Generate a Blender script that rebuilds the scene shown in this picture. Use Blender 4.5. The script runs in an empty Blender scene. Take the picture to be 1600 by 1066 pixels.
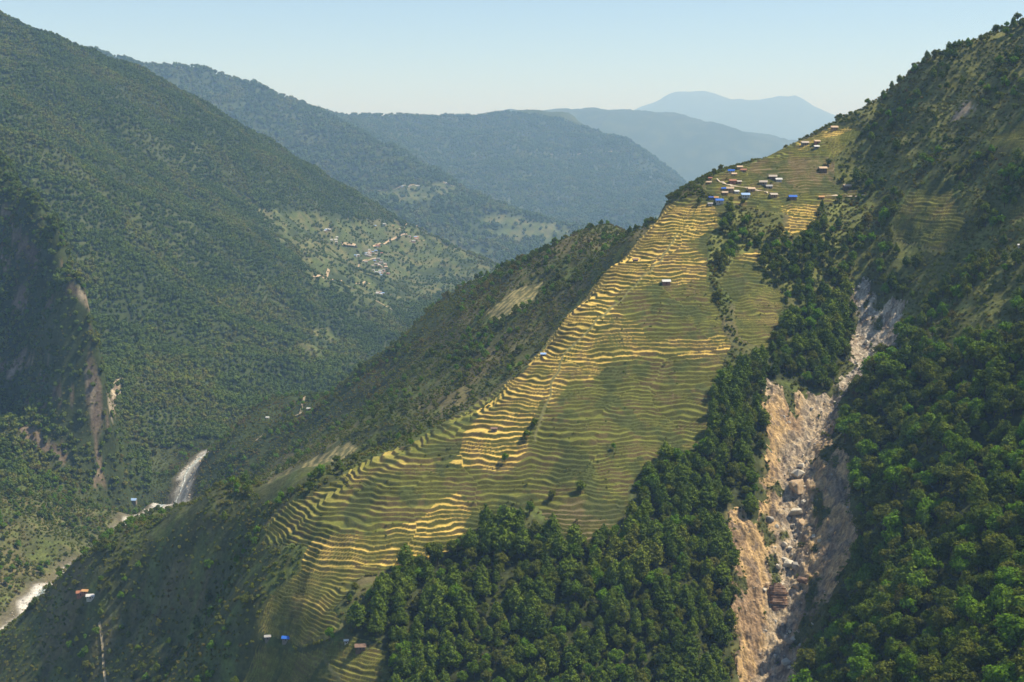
import bpy, math, random
import numpy as np
rng = np.random.default_rng(7)
random.seed(7)
R = math.radians
sc = bpy.context.scene
COL = sc.collection

# ---------------------------------------------------------------- camera
F = 2084.0                     # focal length in photo pixels (1600 wide)
PITCH = math.atan((533 - 230) / F)
cam_d = bpy.data.cameras.new('camera')
cam_d.sensor_width = 36.0
cam_d.lens = 36.0 * F / 1600.0
cam_d.clip_start = 1.0
cam_d.clip_end = 200000.0
cam = bpy.data.objects.new('camera', cam_d)
COL.objects.link(cam)
cam.location = (0, 0, 0)
cam.rotation_euler = (math.pi / 2 - PITCH, 0, 0)
sc.camera = cam

# ---------------------------------------------------------------- sky, sun, exposure
SUN_EL, SUN_AZ = R(57), R(80)       # azimuth clockwise from +Y (the view direction)
w = bpy.data.worlds.new('World'); sc.world = w; w.use_nodes = True
nt = w.node_tree; nt.nodes.clear()
sky = nt.nodes.new('ShaderNodeTexSky'); sky.sky_type = 'NISHITA'; sky.sun_disc = False
sky.sun_elevation = SUN_EL; sky.sun_rotation = SUN_AZ
sky.altitude = 2200; sky.air_density = 1.0; sky.dust_density = 0.0; sky.ozone_density = 3.0
bg = nt.nodes.new('ShaderNodeBackground'); bg.inputs['Strength'].default_value = 0.105
out = nt.nodes.new('ShaderNodeOutputWorld')
nt.links.new(sky.outputs[0], bg.inputs[0]); nt.links.new(bg.outputs[0], out.inputs[0])
sd = bpy.data.lights.new('sun', 'SUN'); sd.energy = 5.0; sd.angle = R(0.5); sd.color = (1.0, 0.92, 0.74)
sun = bpy.data.objects.new('sun', sd); COL.objects.link(sun)
sdir = np.array([math.cos(SUN_EL) * math.sin(SUN_AZ), math.cos(SUN_EL) * math.cos(SUN_AZ), math.sin(SUN_EL)])
sun.location = tuple(sdir * 3000)
from mathutils import Vector, Matrix
sun.rotation_euler = Vector(tuple(sdir)).to_track_quat('Z', 'Y').to_euler()
sc.view_settings.view_transform = 'Standard'; sc.view_settings.look = 'None'
sc.view_settings.exposure = 0.52; sc.view_settings.gamma = 1.0
sc.view_settings.use_curve_mapping = False
sc.cycles.max_bounces = 4; sc.cycles.diffuse_bounces = 2; sc.cycles.volume_bounces = 2
sc.cycles.transparent_max_bounces = 4
sc.cycles.use_denoising = True

# ---------------------------------------------------------------- maths helpers
CP, SP = math.cos(PITCH), math.sin(PITCH)
def elev(v):
    """z / y of the ray through photo row v"""
    q = (533 - np.asarray(v, float)) / F
    return (-SP + q * CP) / (CP + q * SP)
def at(u, v, Y):
    q = (533 - v) / F
    t = Y / (CP + q * SP)
    return ((u - 800) / F * t, Y, t * (-SP + q * CP))
def proj(x, y, z):
    d = y * CP - z * SP
    return 800 + F * x / d, 533 - F * (y * SP + z * CP) / d
_perm = np.random.default_rng(3).integers(0, 1 << 30, 65536)
def _h(ix, iy, seed):
    return _perm[(ix * 73856093 ^ iy * 19349663 ^ (seed * 83492791)) & 65535]
def perlin(x, y, seed=0):
    x = np.asarray(x, float); y = np.asarray(y, float)
    ix = np.floor(x).astype(np.int64); iy = np.floor(y).astype(np.int64)
    fx = x - ix; fy = y - iy
    u = fx * fx * fx * (fx * (fx * 6 - 15) + 10); v = fy * fy * fy * (fy * (fy * 6 - 15) + 10)
    def g(i, j):
        a = _h(ix + i, iy + j, seed) * (2 * math.pi / (1 << 30))
        return np.cos(a) * (fx - i) + np.sin(a) * (fy - j)
    a = g(0, 0) * (1 - u) + g(1, 0) * u
    b = g(0, 1) * (1 - u) + g(1, 1) * u
    return (a * (1 - v) + b * v) * 1.5
def fbm(x, y, wl, octs=4, gain=0.5, seed=0):
    s = 0.0; amp = 1.0; f = 1.0 / wl
    for o in range(octs):
        s = s + amp * perlin(x * f, y * f, seed + o * 11)
        amp *= gain; f *= 2.03
    return s
def ridged(x, y, wl, octs=3, seed=0):
    s = 0.0; amp = 1.0; f = 1.0 / wl
    for o in range(octs):
        s = s + amp * (0.5 - np.abs(perlin(x * f, y * f, seed + o * 13)) * 1.4)
        amp *= 0.5; f *= 2.1
    return s
def sstep(a, b, x):
    t = np.clip((x - a) / (b - a), 0, 1)
    return t * t * (3 - 2 * t)
def inpoly(u, v, poly):
    u = np.asarray(u); c = np.zeros(u.shape, bool)
    n = len(poly)
    for i in range(n):
        x1, y1 = poly[i]; x2, y2 = poly[(i + 1) % n]
        if y1 == y2: continue
        k = ((y1 > v) != (y2 > v)) & (u < (x2 - x1) * (v - y1) / (y2 - y1) + x1)
        c ^= k
    return c
def polydist(u, v, line):
    d = np.full(np.shape(u), 1e9)
    for (x1, y1), (x2, y2) in zip(line[:-1], line[1:]):
        dx, dy = x2 - x1, y2 - y1
        t = np.clip(((u - x1) * dx + (v - y1) * dy) / (dx * dx + dy * dy), 0, 1)
        d = np.minimum(d, np.hypot(u - x1 - t * dx, v - y1 - t * dy))
    return d

# ---------------------------------------------------------------- the lie of the land
# surveyed points: (bearing column, row, distance) seen from the viewpoint
V = [
 # spur face with the terraces
 (1150,300,1600),(1240,310,1590),(1100,400,1490),(1000,400,1500),(1000,500,1385),(1100,500,1385),(900,600,1300),(1000,600,1298),(1100,600,1300),
 (800,700,1225),(950,700,1218),(1100,700,1222),(700,800,1160),(850,800,1150),(1000,800,1150),(1120,800,1158),(600,900,1100),(800,900,1088),(1000,900,1085),(1120,900,1095),
 (500,1000,1060),(650,1000,1035),(800,1000,1030),(950,1000,1030),(1120,1000,1045),(560,1066,1015),(700,1066,1000),(900,1066,998),(1100,1066,1008),
 # crest of the spur
 (1040,318,1640),(1070,297,1662),(1000,375,1560),(945,425,1490),(880,500,1405),(815,580,1340),(700,660,1285),(560,722,1265),(430,800,1235),(410,890,1160),(395,985,1110),
 # skyline of the spur and hill at right
 (1100,278,1680),(1180,250,1715),(1240,222,1740),(1320,190,1722),(1440,102,1705),(1540,52,1690),(1600,35,1680),(1680,-10,1670),(1780,-60,1660),
 # hill at right
 (1350,260,1650),(1450,200,1600),(1300,340,1560),(1450,300,1510),(1600,300,1385),(1500,150,1615),(1600,150,1535),(1400,400,1465),(1500,400,1395),(1600,420,1280),
 (1450,500,1345),(1600,520,1185),(1700,300,1320),(1700,600,1030),(1450,600,1225),(1600,700,1010),(1450,700,1085),(1600,900,840),(1450,900,910),(1350,900,1032),
 (1600,1066,715),(1450,1066,780),(1350,1066,850),(1750,900,780),(1750,1066,650),(1400,800,1040),(1350,700,1188),(1400,560,1290),
 # landslide gully
 (1345,430,1470),(1365,540,1380),(1285,625,1305),(1240,720,1228),(1240,800,1172),(1225,900,1112),(1220,1000,1052),(1200,1066,1018),
 (1160,650,1258),(1150,760,1185),(1140,880,1108),(1140,1000,1050),(1230,560,1350),(1230,450,1450),(1330,640,1270),(1345,800,1122),(1300,1000,1002),
 # left flank ridge and dark face
 (420,772,1300),(290,835,1335),(150,915,1365),(58,968,1395),(0,1012,1405),(-80,1070,1410),(300,1000,1258),(200,1066,1278),(100,1066,1332),(300,920,1300),(400,1066,1095),(200,980,1330),
 # flank beyond the crest, far nose
 (950,354,2050),(860,400,2150),(700,466,2250),(655,492,2240),(638,522,2270),(540,602,2360),(470,650,2420),(400,668,2400),(365,684,2300),(335,703,2255),
 (800,490,1830),(900,430,1850),(980,368,1760),(700,570,1800),(620,640,1700),(600,600,2000),(500,740,1640),(520,690,1900),(420,720,2050),(350,800,1680),(380,770,1800),(250,835,1790),(300,800,1900),(180,880,1740),(255,800,1880),(228,804,1830),(205,810,1790),(178,826,1740),(155,850,1700),(130,878,1655),
 # river and its left bank
 (0,1000,1518),(50,950,1620),(110,912,1725),(285,765,2188),(300,725,2355),(290,790,2100),
 (0,880,1690),(0,780,1900),(100,850,1790),(180,800,1950),(235,785,2080),(172,768,2120),(200,762,2155),(192,735,2260),(185,690,2400),(80,740,2050),(-120,900,1620),(-120,750,1850),
 # cliff spur at left
 (163,735,2120),(150,640,2130),(155,560,2150),(125,450,2190),(82,340,2270),(48,300,2330),(0,268,2420),(-80,210,2480),
 (0,650,2120),(70,700,2085),(70,600,2145),(0,500,2265),(60,480,2240),(55,400,2292),(0,380,2370),(-120,600,2250),(-120,400,2450),
 # mountain behind it
 (205,700,2440),(190,600,2640),(205,450,2980),(130,330,3050),(60,250,3120),(0,200,3220),(-100,150,3250),
 (0,28,4100),(100,70,4200),(200,105,4300),(300,162,4400),(430,224,4500),(530,280,4580),(640,346,4600),(700,375,4580),(790,420,4500),(-100,-10,4050),
 (0,120,3700),(150,200,3720),(300,300,3720),(450,330,4020),(560,400,4120),(680,425,4300),(640,480,3820),(500,450,3620),(350,450,3230),
 (300,600,2760),(420,600,2880),(500,540,3220),(600,540,3500),(430,655,2730),(280,690,2520),(700,440,4200),
 # middle ranges
 (220,107,6500),(290,110,6600),(400,160,6800),(480,180,7000),(550,188,7300),(630,193,7700),(670,176,8000),(740,186,8200),(850,184,8350),(900,191,8300),(960,222,8100),(1030,262,7800),(1062,290,7500),
 (120,80,6500),(450,235,6300),(560,290,6000),(560,197,6600),(640,242,6300),(720,292,6100),(640,222,7450),(720,268,7250),(830,308,7050),(900,338,6850),(620,330,5650),(830,335,5950),(905,366,5850),(1000,330,6900),(780,260,7200),(740,203,7850),(850,202,7900),(905,213,7850),(820,226,7600),(670,200,7650),(960,245,7700),(900,270,7500),(740,380,5600),(830,385,5700),
 # far ranges
 (770,184,13000),(840,173,13000),(905,169,13000),(960,178,13000),(1010,179,13000),(1120,196,13000),(1180,200,13000),(1245,216,12800),(1330,250,12500),(1100,240,11500),(1000,215,11800),
 (985,178,28000),(1045,150,28000),(1080,143,28000),(1120,150,28000),(1160,162,28000),(1205,155,28000),(1240,152,28000),(1280,170,28000),(1312,186,28000),(1400,215,28000),
]
# ground nobody sees from here: (bearing column, distance, height)
Hd = [
 (1440,1950,20),(1600,2050,60),(1750,2050,100),(1240,2000,-110),(1100,2000,-170),(1600,2700,-250),(1240,2700,-380),(1000,2700,-430),(860,2650,-420),(700,2720,-480),(560,2900,-560),(750,3600,-590),(950,3600,-600),(1250,3800,-560),(1600,3800,-450),
 (1600,600,-330),(1300,700,-430),(1000,780,-500),(700,800,-510),(400,850,-530),(0,900,-555),(-100,1100,-555),(1750,560,-280),(1000,560,-560),(400,560,-590),(0,600,-600),(1600,480,-330),
 (640,1420,-345),(760,1480,-310),(840,1560,-260),(940,1680,-205),(520,1430,-390),(430,1480,-420),(-50,1450,-552),(165,1800,-560),(208,1910,-560),(243,2035,-560),
 (90,2620,-380),(20,2800,-260),(-100,2850,-150),
 (220,5300,-150),(0,5200,0),(400,5450,-330),(600,5250,-480),(800,5150,-580),(1000,5600,-600),(1300,5600,-600),(1600,5600,-500),(1200,7500,-500),(1500,7500,-450),
 (220,9200,-150),(0,8500,-100),(550,9800,-250),(850,10300,-330),(1060,9800,-450),(1300,9800,-500),(1600,9800,-450),(1600,12800,-250),(600,12800,150),(300,12800,50),(0,12800,0),
 (770,17500,-200),(1010,17500,-300),(1240,17500,-400),(300,18000,-300),(0,20000,-400),(1600,18000,-400),(900,28000,200),(700,28000,0),(300,28000,-300),(0,28000,-400),(1600,28000,-200),
 (1080,38000,-300),(1240,38000,-300),(700,38000,-400),(0,38000,-500),(1600,38000,-400),
]
K = []
def FARY(Y):            # the ranges stand well back behind the near valley
    if Y < 2600: return Y
    if Y < 4700: return 2600 * (Y / 2600) ** 1.3
    b = 2600 * (4700 / 2600) ** 1.3 * (min(Y, 8300) / 4700) ** 1.75
    return b if Y < 8300 else b * Y / 8300
V = [(u, v, FARY(Y)) for (u, v, Y) in V]
Hd = [(u, FARY(Y), z * FARY(Y) / Y) for (u, Y, z) in Hd]
for (u, v, Y) in V:
    x, y, z = at(u, v, Y); K.append((x / y, math.log(y), z / y))
for (u, Y, z) in Hd:
    K.append(((u - 800) / F / 1.0, math.log(Y), z / Y))
# the ground falls away behind every skyline
SKY = [(1100,278,1680),(1040,318,1640),(1070,297,1662),(1180,250,1715),(1240,222,1740),(1320,190,1722),(1440,102,1705),(1540,52,1690),(1600,35,1680),(1680,-10,1670),(1780,-60,1660),
 (1000,375,1560),(945,425,1490),(880,500,1405),(815,580,1340),(700,660,1285),
 (950,354,2050),(860,400,2150),(700,466,2250),(540,602,2360),(163,735,2120),(150,640,2130),(155,560,2150),(125,450,2190),(82,340,2270),(48,300,2330),(0,268,2420),(-80,210,2480),
 (0,28,4100),(100,70,4200),(200,105,4300),(300,162,4400),(430,224,4500),(530,280,4580),(640,346,4600),(790,420,4500),
 (220,107,6500),(290,110,6600),(400,160,6800),(560,197,6600),(640,242,6300),(720,292,6100),(830,335,5950),(670,176,8000),(850,184,8350),(960,222,8100),(1062,290,7500)]
for (u, v, Y) in SKY:
    x, y, z = at(u, v, FARY(Y)); K.append((x / y, math.log(y * 1.05), z / y - 0.016))
K = np.array(K)
def tps_fit(P, val, lam=2e-5):
    n = len(P)
    d2 = ((P[:, None] - P[None]) ** 2).sum(-1)
    A = np.where(d2 > 0, d2 * np.log(d2 + 1e-20) * 0.5, 0) + np.eye(n) * lam
    Q = np.c_[np.ones(n), P]
    M = np.zeros((n + 3, n + 3)); M[:n, :n] = A; M[:n, n:] = Q; M[n:, :n] = Q.T
    return np.linalg.solve(M, np.r_[val, 0, 0, 0])
TW = tps_fit(K[:, :2], K[:, 2])
def tps(a, l):
    a = np.asarray(a, float); sh = a.shape; a = a.ravel(); l = np.asarray(l, float).ravel()
    o = np.empty(a.size); n = len(K)
    for i in range(0, a.size, 20000):
        s = slice(i, i + 20000)
        d2 = (a[s, None] - K[None, :, 0]) ** 2 + (l[s, None] - K[None, :, 1]) ** 2
        o[s] = (d2 * np.log(d2 + 1e-20) * 0.5) @ TW[:n] + TW[n] + a[s] * TW[n + 1] + l[s] * TW[n + 2]
    return o.reshape(sh)
# coarse table of the interpolation, read back bicubically (fast enough for millions of points)
A0, A1, NA = -0.56, 0.56, 281
L0, L1, NL = math.log(440), math.log(84000), 680
_ta, _tl = np.meshgrid(np.linspace(A0, A1, NA), np.linspace(L0, L1, NL))
TAB = tps(_ta, _tl)
def _cr(p0, p1, p2, p3, t):
    return p1 + 0.5 * t * (p2 - p0 + t * (2 * p0 - 5 * p1 + 4 * p2 - p3 + t * (3 * (p1 - p2) + p3 - p0)))
def base_e(a, l):
    fa = np.clip((a - A0) / (A1 - A0) * (NA - 1), 1, NA - 2.001); fl = np.clip((l - L0) / (L1 - L0) * (NL - 1), 1, NL - 2.001)
    i = fa.astype(int); j = fl.astype(int); ta = fa - i; tl = fl - j
    rows = []
    for dj in (-1, 0, 1, 2):
        rows.append(_cr(TAB[j + dj, i - 1], TAB[j + dj, i], TAB[j + dj, i + 1], TAB[j + dj, i + 2], ta))
    return _cr(rows[0], rows[1], rows[2], rows[3], tl)

RIVER = [at(u, v, Y)[:2] for (u, v, Y) in [(-140,1100,1330),(0,1000,1518),(50,950,1620),(110,912,1725),(165,880,1800),(205,850,1900),(240,815,2030),(272,785,2120),(285,762,2195),(296,732,2330)]] + [(-572,2430),(-490,2520),(-380,2600),(-250,2800),(-180,3100),(-140,3400),(0,3800),(120,4300),(300,5000)]
SLIDE_LOW = [(1198,585),(1235,612),(1290,618),(1318,640),(1300,690),(1335,725),(1328,790),(1345,830),(1318,890),(1285,960),(1262,1020),(1240,1120),(1160,1120),(1150,1010),(1140,900),(1146,868),(1136,800),(1150,780),(1178,820),(1190,760),(1196,690),(1188,640)]
SLIDE_UP = [(1340,425),(1362,440),(1372,470),(1395,462),(1415,470),(1412,520),(1395,555),(1362,580),(1335,590),(1326,560),(1332,500),(1326,460)]
SLIDE_JOIN = [(1330,570),(1362,578),(1340,600),(1320,625),(1300,650),(1278,640),(1285,615),(1310,598)]
GULLY = [at(u, v, Y)[:2] for (u, v, Y) in [(1345,430,1470),(1365,540,1380),(1285,625,1305),(1240,720,1228),(1240,800,1172),(1225,900,1112),(1220,1000,1052),(1200,1066,1018),(1190,1150,980)]]
def height(x, y, fine=True):
    a = x / y; l = np.log(y)
    z = base_e(a, l) * y
    # broken relief: small on the terraced spur, strong on the mountain sides
    far = sstep(1750, 2500, y)
    left = sstep(0.0, -0.12, a) * sstep(1950, 2250, y) * sstep(6300, 5300, y)
    ux = x * 0.75 + y * 0.66; vx = -x * 0.66 + y * 0.75     # along / across the fall line of the left mountains
    riv = sstep(15, 160, polydist(x, y, RIVER))
    g = ridged(ux / 3.0 + 40 * perlin(x / 170, y / 170, 91), vx, 420, 3, 5)
    z = z + left * riv * ((g - .3) * 50 + (ridged(ux / 2.5, vx, 1100, 2, 6) - .28) * 50 + fbm(x, y, 130, 3, 0.5, 17) * 12)
    mid = sstep(5900, 7600, y) * sstep(18500, 15500, y)
    z = z + mid * ((ridged(ux / 2.6, vx, 950, 4, 33) - .36) * 95 + fbm(x, y, 260, 3, 0.5, 19) * 14)
    dist = sstep(16500, 20000, y)
    z = z + dist * ((ridged(x, y / 1.6, 3200, 5, 44) - .32) * 190) * sstep(80000, 55000, y)
    near = 1 - far
    right = sstep(0.20, 0.27, a + 0.02 * perlin(x / 60, y / 60, 8))
    z = z + near * riv * (fbm(x, y, 95, 2, 0.5, 23) * 3.4 + fbm(x, y, 46, 1, 0.5, 24) * 1.7 + right * fbm(x, y, 70, 3, 0.55, 29) * 6.5)
    flank = sstep(0.02, -0.06, a + (y - 1400) * -0.00018) * near
    z = z + flank * riv * (ridged(x, y, 150, 3, 61) * 9)
    cliff = sstep(-.285, -.325, a) * sstep(1960, 2080, y) * sstep(2700, 2480, y) * riv
    z = z + cliff * ((ridged(x, y, 110, 4, 66) - .35) * 22 + fbm(x, y, 30, 2, .5, 67) * 4)
    # gully cut of the landslide
    dg = polydist(x, y, GULLY)
    z = z - 9 * np.exp(-(dg / 26) ** 2) * sstep(900, 1000, y)
    dr = polydist(x, y, RIVER)
    z = z - 5 * np.exp(-(dr / 15) ** 2) * sstep(2600, 2400, y)
    return z

def mesh_from_grid(name, X, Y, Z, mat, keep=None, cols=None):
    nr, nc = X.shape
    idx = np.arange(nr * nc).reshape(nr, nc)
    q = np.stack([idx[:-1, :-1], idx[:-1, 1:], idx[1:, 1:], idx[1:, :-1]], -1).reshape(-1, 4)
    if keep is not None: q = q[keep.ravel()]
    co = np.stack([X, Y, Z], -1).reshape(-1, 3)
    return mesh_from_arrays(name, co, q, mat, None if cols is None else cols.reshape(-1, 3))
def mesh_from_arrays(name, co, quads, mat, cols=None, smooth=True):
    used = np.unique(quads)
    if len(used) < len(co):
        rm = np.full(len(co), -1); rm[used] = np.arange(len(used))
        quads = rm[quads]; co = co[used]
        if cols is not None: cols = cols[used]
    me = bpy.data.meshes.new(name)
    k = quads.shape[1]
    me.vertices.add(len(co)); me.vertices.foreach_set('co', co.astype(np.float32).ravel())
    me.loops.add(quads.size); me.loops.foreach_set('vertex_index', quads.astype(np.int32).ravel())
    me.polygons.add(len(quads)); me.polygons.foreach_set('loop_start', np.arange(0, quads.size, k, dtype=np.int32))
    me.polygons.foreach_set('use_smooth', np.full(len(quads), smooth))
    if cols is not None:
        ca = me.attributes.new('Col', 'FLOAT_COLOR', 'POINT')
        ca.data.foreach_set('color', np.c_[cols, np.ones(len(cols))].astype(np.float32).ravel())
    me.update(calc_edges=True)
    if mat: me.materials.append(mat)
    o = bpy.data.objects.new(name, me); COL.objects.link(o)
    return o

# ---------------------------------------------------------------- materials
def new_mat(name):
    m = bpy.data.materials.new(name); m.use_nodes = True
    return m, m.node_tree, m.node_tree.nodes['Principled BSDF']
def N(t, kind, **kw):
    n = t.nodes.new(kind)
    for k, v in kw.items(): setattr(n, k, v)
    return n
def ground_mat(name, s1=0.05, s2=0.5, bump=1.0, bscale=0.35, vary=0.5):
    m, t, p = new_mat(name)
    at_ = N(t, 'ShaderNodeAttribute', attribute_name='Col')
    co = N(t, 'ShaderNodeNewGeometry')
    n1 = N(t, 'ShaderNodeTexNoise'); n1.inputs['Scale'].default_value = s1; n1.inputs['Detail'].default_value = 8; n1.inputs['Roughness'].default_value = 0.7
    n2 = N(t, 'ShaderNodeTexNoise'); n2.inputs['Scale'].default_value = s2; n2.inputs['Detail'].default_value = 4
    t.links.new(co.outputs['Position'], n1.inputs['Vector']); t.links.new(co.outputs['Position'], n2.inputs['Vector'])
    mr = N(t, 'ShaderNodeMapRange'); mr.inputs[1].default_value = 0.3; mr.inputs[2].default_value = 0.7; mr.inputs[3].default_value = 1 - vary; mr.inputs[4].default_value = 1 + vary
    mr2 = N(t, 'ShaderNodeMapRange'); mr2.inputs[1].default_value = 0.3; mr2.inputs[2].default_value = 0.7; mr2.inputs[3].default_value = 1 - vary * .7; mr2.inputs[4].default_value = 1 + vary * .7
    t.links.new(n1.outputs['Fac'], mr.inputs[0]); t.links.new(n2.outputs['Fac'], mr2.inputs[0])
    mm = N(t, 'ShaderNodeMath', operation='MULTIPLY'); t.links.new(mr.outputs[0], mm.inputs[0]); t.links.new(mr2.outputs[0], mm.inputs[1])
    vm = N(t, 'ShaderNodeVectorMath', operation='SCALE'); t.links.new(at_.outputs['Color'], vm.inputs[0]); t.links.new(mm.outputs[0], vm.inputs['Scale'])
    t.links.new(vm.outputs[0], p.inputs['Base Color'])
    p.inputs['Roughness'].default_value = 0.95; p.inputs['Specular IOR Level'].default_value = 0.12
    b = N(t, 'ShaderNodeBump'); b.inputs['Distance'].default_value = bump; b.inputs['Strength'].default_value = 0.8
    nb = N(t, 'ShaderNodeTexNoise'); nb.inputs['Scale'].default_value = bscale; nb.inputs['Detail'].default_value = 5
    t.links.new(co.outputs['Position'], nb.inputs['Vector'])
    t.links.new(nb.outputs['Fac'], b.inputs['Height']); t.links.new(b.outputs[0], p.inputs['Normal'])
    return m
def flat_mat(name, col, rough=0.9, vary=0.25, scale=1.5, objcol=False):
    m, t, p = new_mat(name)
    tc = N(t, 'ShaderNodeTexCoord')
    n1 = N(t, 'ShaderNodeTexNoise'); n1.inputs['Scale'].default_value = scale; n1.inputs['Detail'].default_value = 6
    t.links.new(tc.outputs['Object'], n1.inputs['Vector'])
    mr = N(t, 'ShaderNodeMapRange'); mr.inputs[1].default_value = 0.3; mr.inputs[2].default_value = 0.7; mr.inputs[3].default_value = 1 - vary; mr.inputs[4].default_value = 1 + vary
    t.links.new(n1.outputs['Fac'], mr.inputs[0])
    vm = N(t, 'ShaderNodeVectorMath', operation='SCALE'); vm.inputs[0].default_value = col; t.links.new(mr.outputs[0], vm.inputs['Scale'])
    t.links.new(vm.outputs[0], p.inputs['Base Color'])
    p.inputs['Roughness'].default_value = rough; p.inputs['Specular IOR Level'].default_value = 0.2
    return m
def leaf_mat(name, ramp, trans=0.25, rnd=0.6):
    """leaf colour differs from plant to plant (random of each plant) and a little inside the crown"""
    m = bpy.data.materials.new(name); m.use_nodes = True
    t = m.node_tree; t.nodes.clear()
    oi = N(t, 'ShaderNodeObjectInfo'); cr = N(t, 'ShaderNodeValToRGB')
    cr.color_ramp.elements[0].position = ramp[0][0]; cr.color_ramp.elements[0].color = (*ramp[0][1], 1)
    cr.color_ramp.elements[1].position = ramp[-1][0]; cr.color_ramp.elements[1].color = (*ramp[-1][1], 1)
    for pos, c in ramp[1:-1]:
        e = cr.color_ramp.elements.new(pos); e.color = (*c, 1)
    ta_ = N(t, 'ShaderNodeAttribute', attribute_name='tone', attribute_type='INSTANCER')
    ma = N(t, 'ShaderNodeMath', operation='MULTIPLY_ADD'); ma.inputs[1].default_value = rnd
    t.links.new(oi.outputs['Random'], ma.inputs[0]); t.links.new(ta_.outputs['Fac'], ma.inputs[2]); t.links.new(ma.outputs[0], cr.inputs[0])
    g = N(t, 'ShaderNodeNewGeometry')
    mr = N(t, 'ShaderNodeMapRange'); mr.inputs[3].default_value = 0.65; mr.inputs[4].default_value = 1.4
    t.links.new(g.outputs['Random Per Island'], mr.inputs[0])
    vm = N(t, 'ShaderNodeVectorMath', operation='SCALE'); t.links.new(cr.outputs[0], vm.inputs[0]); t.links.new(mr.outputs[0], vm.inputs['Scale'])
    d = N(t, 'ShaderNodeBsdfDiffuse'); tr = N(t, 'ShaderNodeBsdfTranslucent'); mx = N(t, 'ShaderNodeMixShader'); o = N(t, 'ShaderNodeOutputMaterial')
    mx.inputs[0].default_value = trans
    t.links.new(vm.outputs[0], d.inputs[0]); t.links.new(vm.outputs[0], tr.inputs[0])
    t.links.new(d.outputs[0], mx.inputs[1]); t.links.new(tr.outputs[0], mx.inputs[2]); t.links.new(mx.outputs[0], o.inputs[0])
    return m
M_GROUND = ground_mat('hillside_ground', 0.03, 0.25, 1.2, 0.22, 0.40)
M_TERR = ground_mat('terrace_crops', 0.09, 0.8, 0.35, 0.9, 0.32)
M_SLIDE = ground_mat('landslide_soil', 0.06, 0.5, 1.6, 0.45, 0.40)
M_PINE = leaf_mat('pine_needles', [(0.0, (0.062,0.097,0.014)), (0.4, (0.093,0.140,0.017)), (0.7, (0.129,0.178,0.020)), (1.0, (0.154,0.162,0.026))], 0.2)
M_BROAD = leaf_mat('broad_leaves', [(0.0, (0.056,0.086,0.012)), (0.25, (0.091,0.130,0.014)), (0.45, (0.129,0.140,0.022)), (0.62, (0.108,0.189,0.015)), (0.8, (0.134,0.254,0.016)), (1.0, (0.170,0.146,0.033))], 0.3)
M_SCRUB = leaf_mat('scrub_leaves', [(0.0, (0.072,0.097,0.016)), (0.3, (0.108,0.143,0.020)), (0.55, (0.144,0.157,0.027)), (0.78, (0.154,0.135,0.036)), (0.9, (0.170,0.205,0.026)), (1.0, (0.139,0.106,0.036))], 0.2)
M_FARLEAF = leaf_mat('far_forest_leaves', [(0.0, (0.060,0.095,0.017)), (0.45, (0.084,0.127,0.020)), (0.7, (0.111,0.143,0.024)), (0.88, (0.139,0.138,0.032)), (1.0, (0.124,0.178,0.024))], 0.15, 0.38)
M_BARK = flat_mat('bark', (.075, .055, .04), 0.95)
def vmix(a, b, t):
    return a * (1 - t[..., None]) + b * t[..., None]
V3 = lambda *c: np.array(c, float)

# ---------------------------------------------------------------- where each kind of ground lies
T_MAIN = [(1040,318),(1085,303),(1140,322),(1132,345),(1108,372),(1106,420),(1118,470),(1142,540),(1128,580),(1106,650),(1110,692),(1040,722),(985,760),(985,800),(930,852),(862,842),(840,792),(795,800),(742,830),(690,872),(610,892),(560,905),(525,950),(540,982),(500,995),(470,1012),(398,988),(420,930),(468,890),(478,855),(408,850),(428,797),(510,760),(560,724),(640,692),(700,656),(770,614),(815,580),(850,541),(880,501),(945,427),(1000,374)]
T_VILL = [(1098,296),(1110,276),(1180,252),(1240,225),(1312,192),(1350,205),(1312,240),(1302,285),(1345,299),(1330,312),(1285,322),(1262,372),(1222,366),(1228,335),(1150,325)]
T_OTH = [[(1150,395),(1190,392),(1192,440),(1232,460),(1202,545),(1152,532),(1142,470),(1122,440)],
         [(1392,345),(1420,300),(1482,275),(1502,330),(1512,345),(1480,392),(1398,378)],
         [(1540,218),(1600,185),(1640,180),(1640,240),(1545,232)],
         [(1560,335),(1640,300),(1640,335),(1570,345)],
         [(400,1004),(480,1018),(545,988),(600,1012),(612,1080),(370,1080)]]
T_FAR = [[(760,490),(800,455),(850,440),(835,470),(775,505)], [(395,768),(440,740),(545,690),(560,700),(470,760),(420,790)], [(228,838),(262,808),(330,778),(300,815),(240,845)]]
GOLD = [[(1030,325),(1110,318),(1125,345),(1070,385),(1112,400),(1100,440),(1045,435),(960,475),(905,555),(840,620),(835,690),(790,735),(690,722),(745,655),(800,585),(870,500),(940,425)],
        [(850,485),(960,470),(1010,530),(1142,528),(1142,556),(1000,560),(940,580),(860,640),(840,600)],
        [(470,880),(500,840),(610,830),(720,770),(735,800),(700,870),(600,890),(520,900)],
        [(1225,318),(1290,322),(1262,372),(1222,366)], [(1150,395),(1190,392),(1190,415),(1150,415)], [(400,800),(470,760),(600,700),(640,720),(520,790),(430,850)],
        [(400,985),(425,930),(480,890),(560,900),(520,950),(470,1005)], [(1242,222),(1300,196),(1330,205),(1250,232)]]
BARE = [[(840,795),(985,780),(930,852),(862,842)], [(1180,255),(1305,245),(1340,299),(1200,298)]]
GREENF = [[(985,445),(1110,450),(1142,522),(1010,526),(955,478)], [(880,600),(960,585),(960,680),(850,700)], [(800,745),(980,690),(1100,700),(980,770),(850,800)], [(690,725),(790,738),(830,700),(960,680),(960,760),(820,790),(740,790)], [(950,560),(1120,580),(1110,690),(960,680)]]
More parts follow.
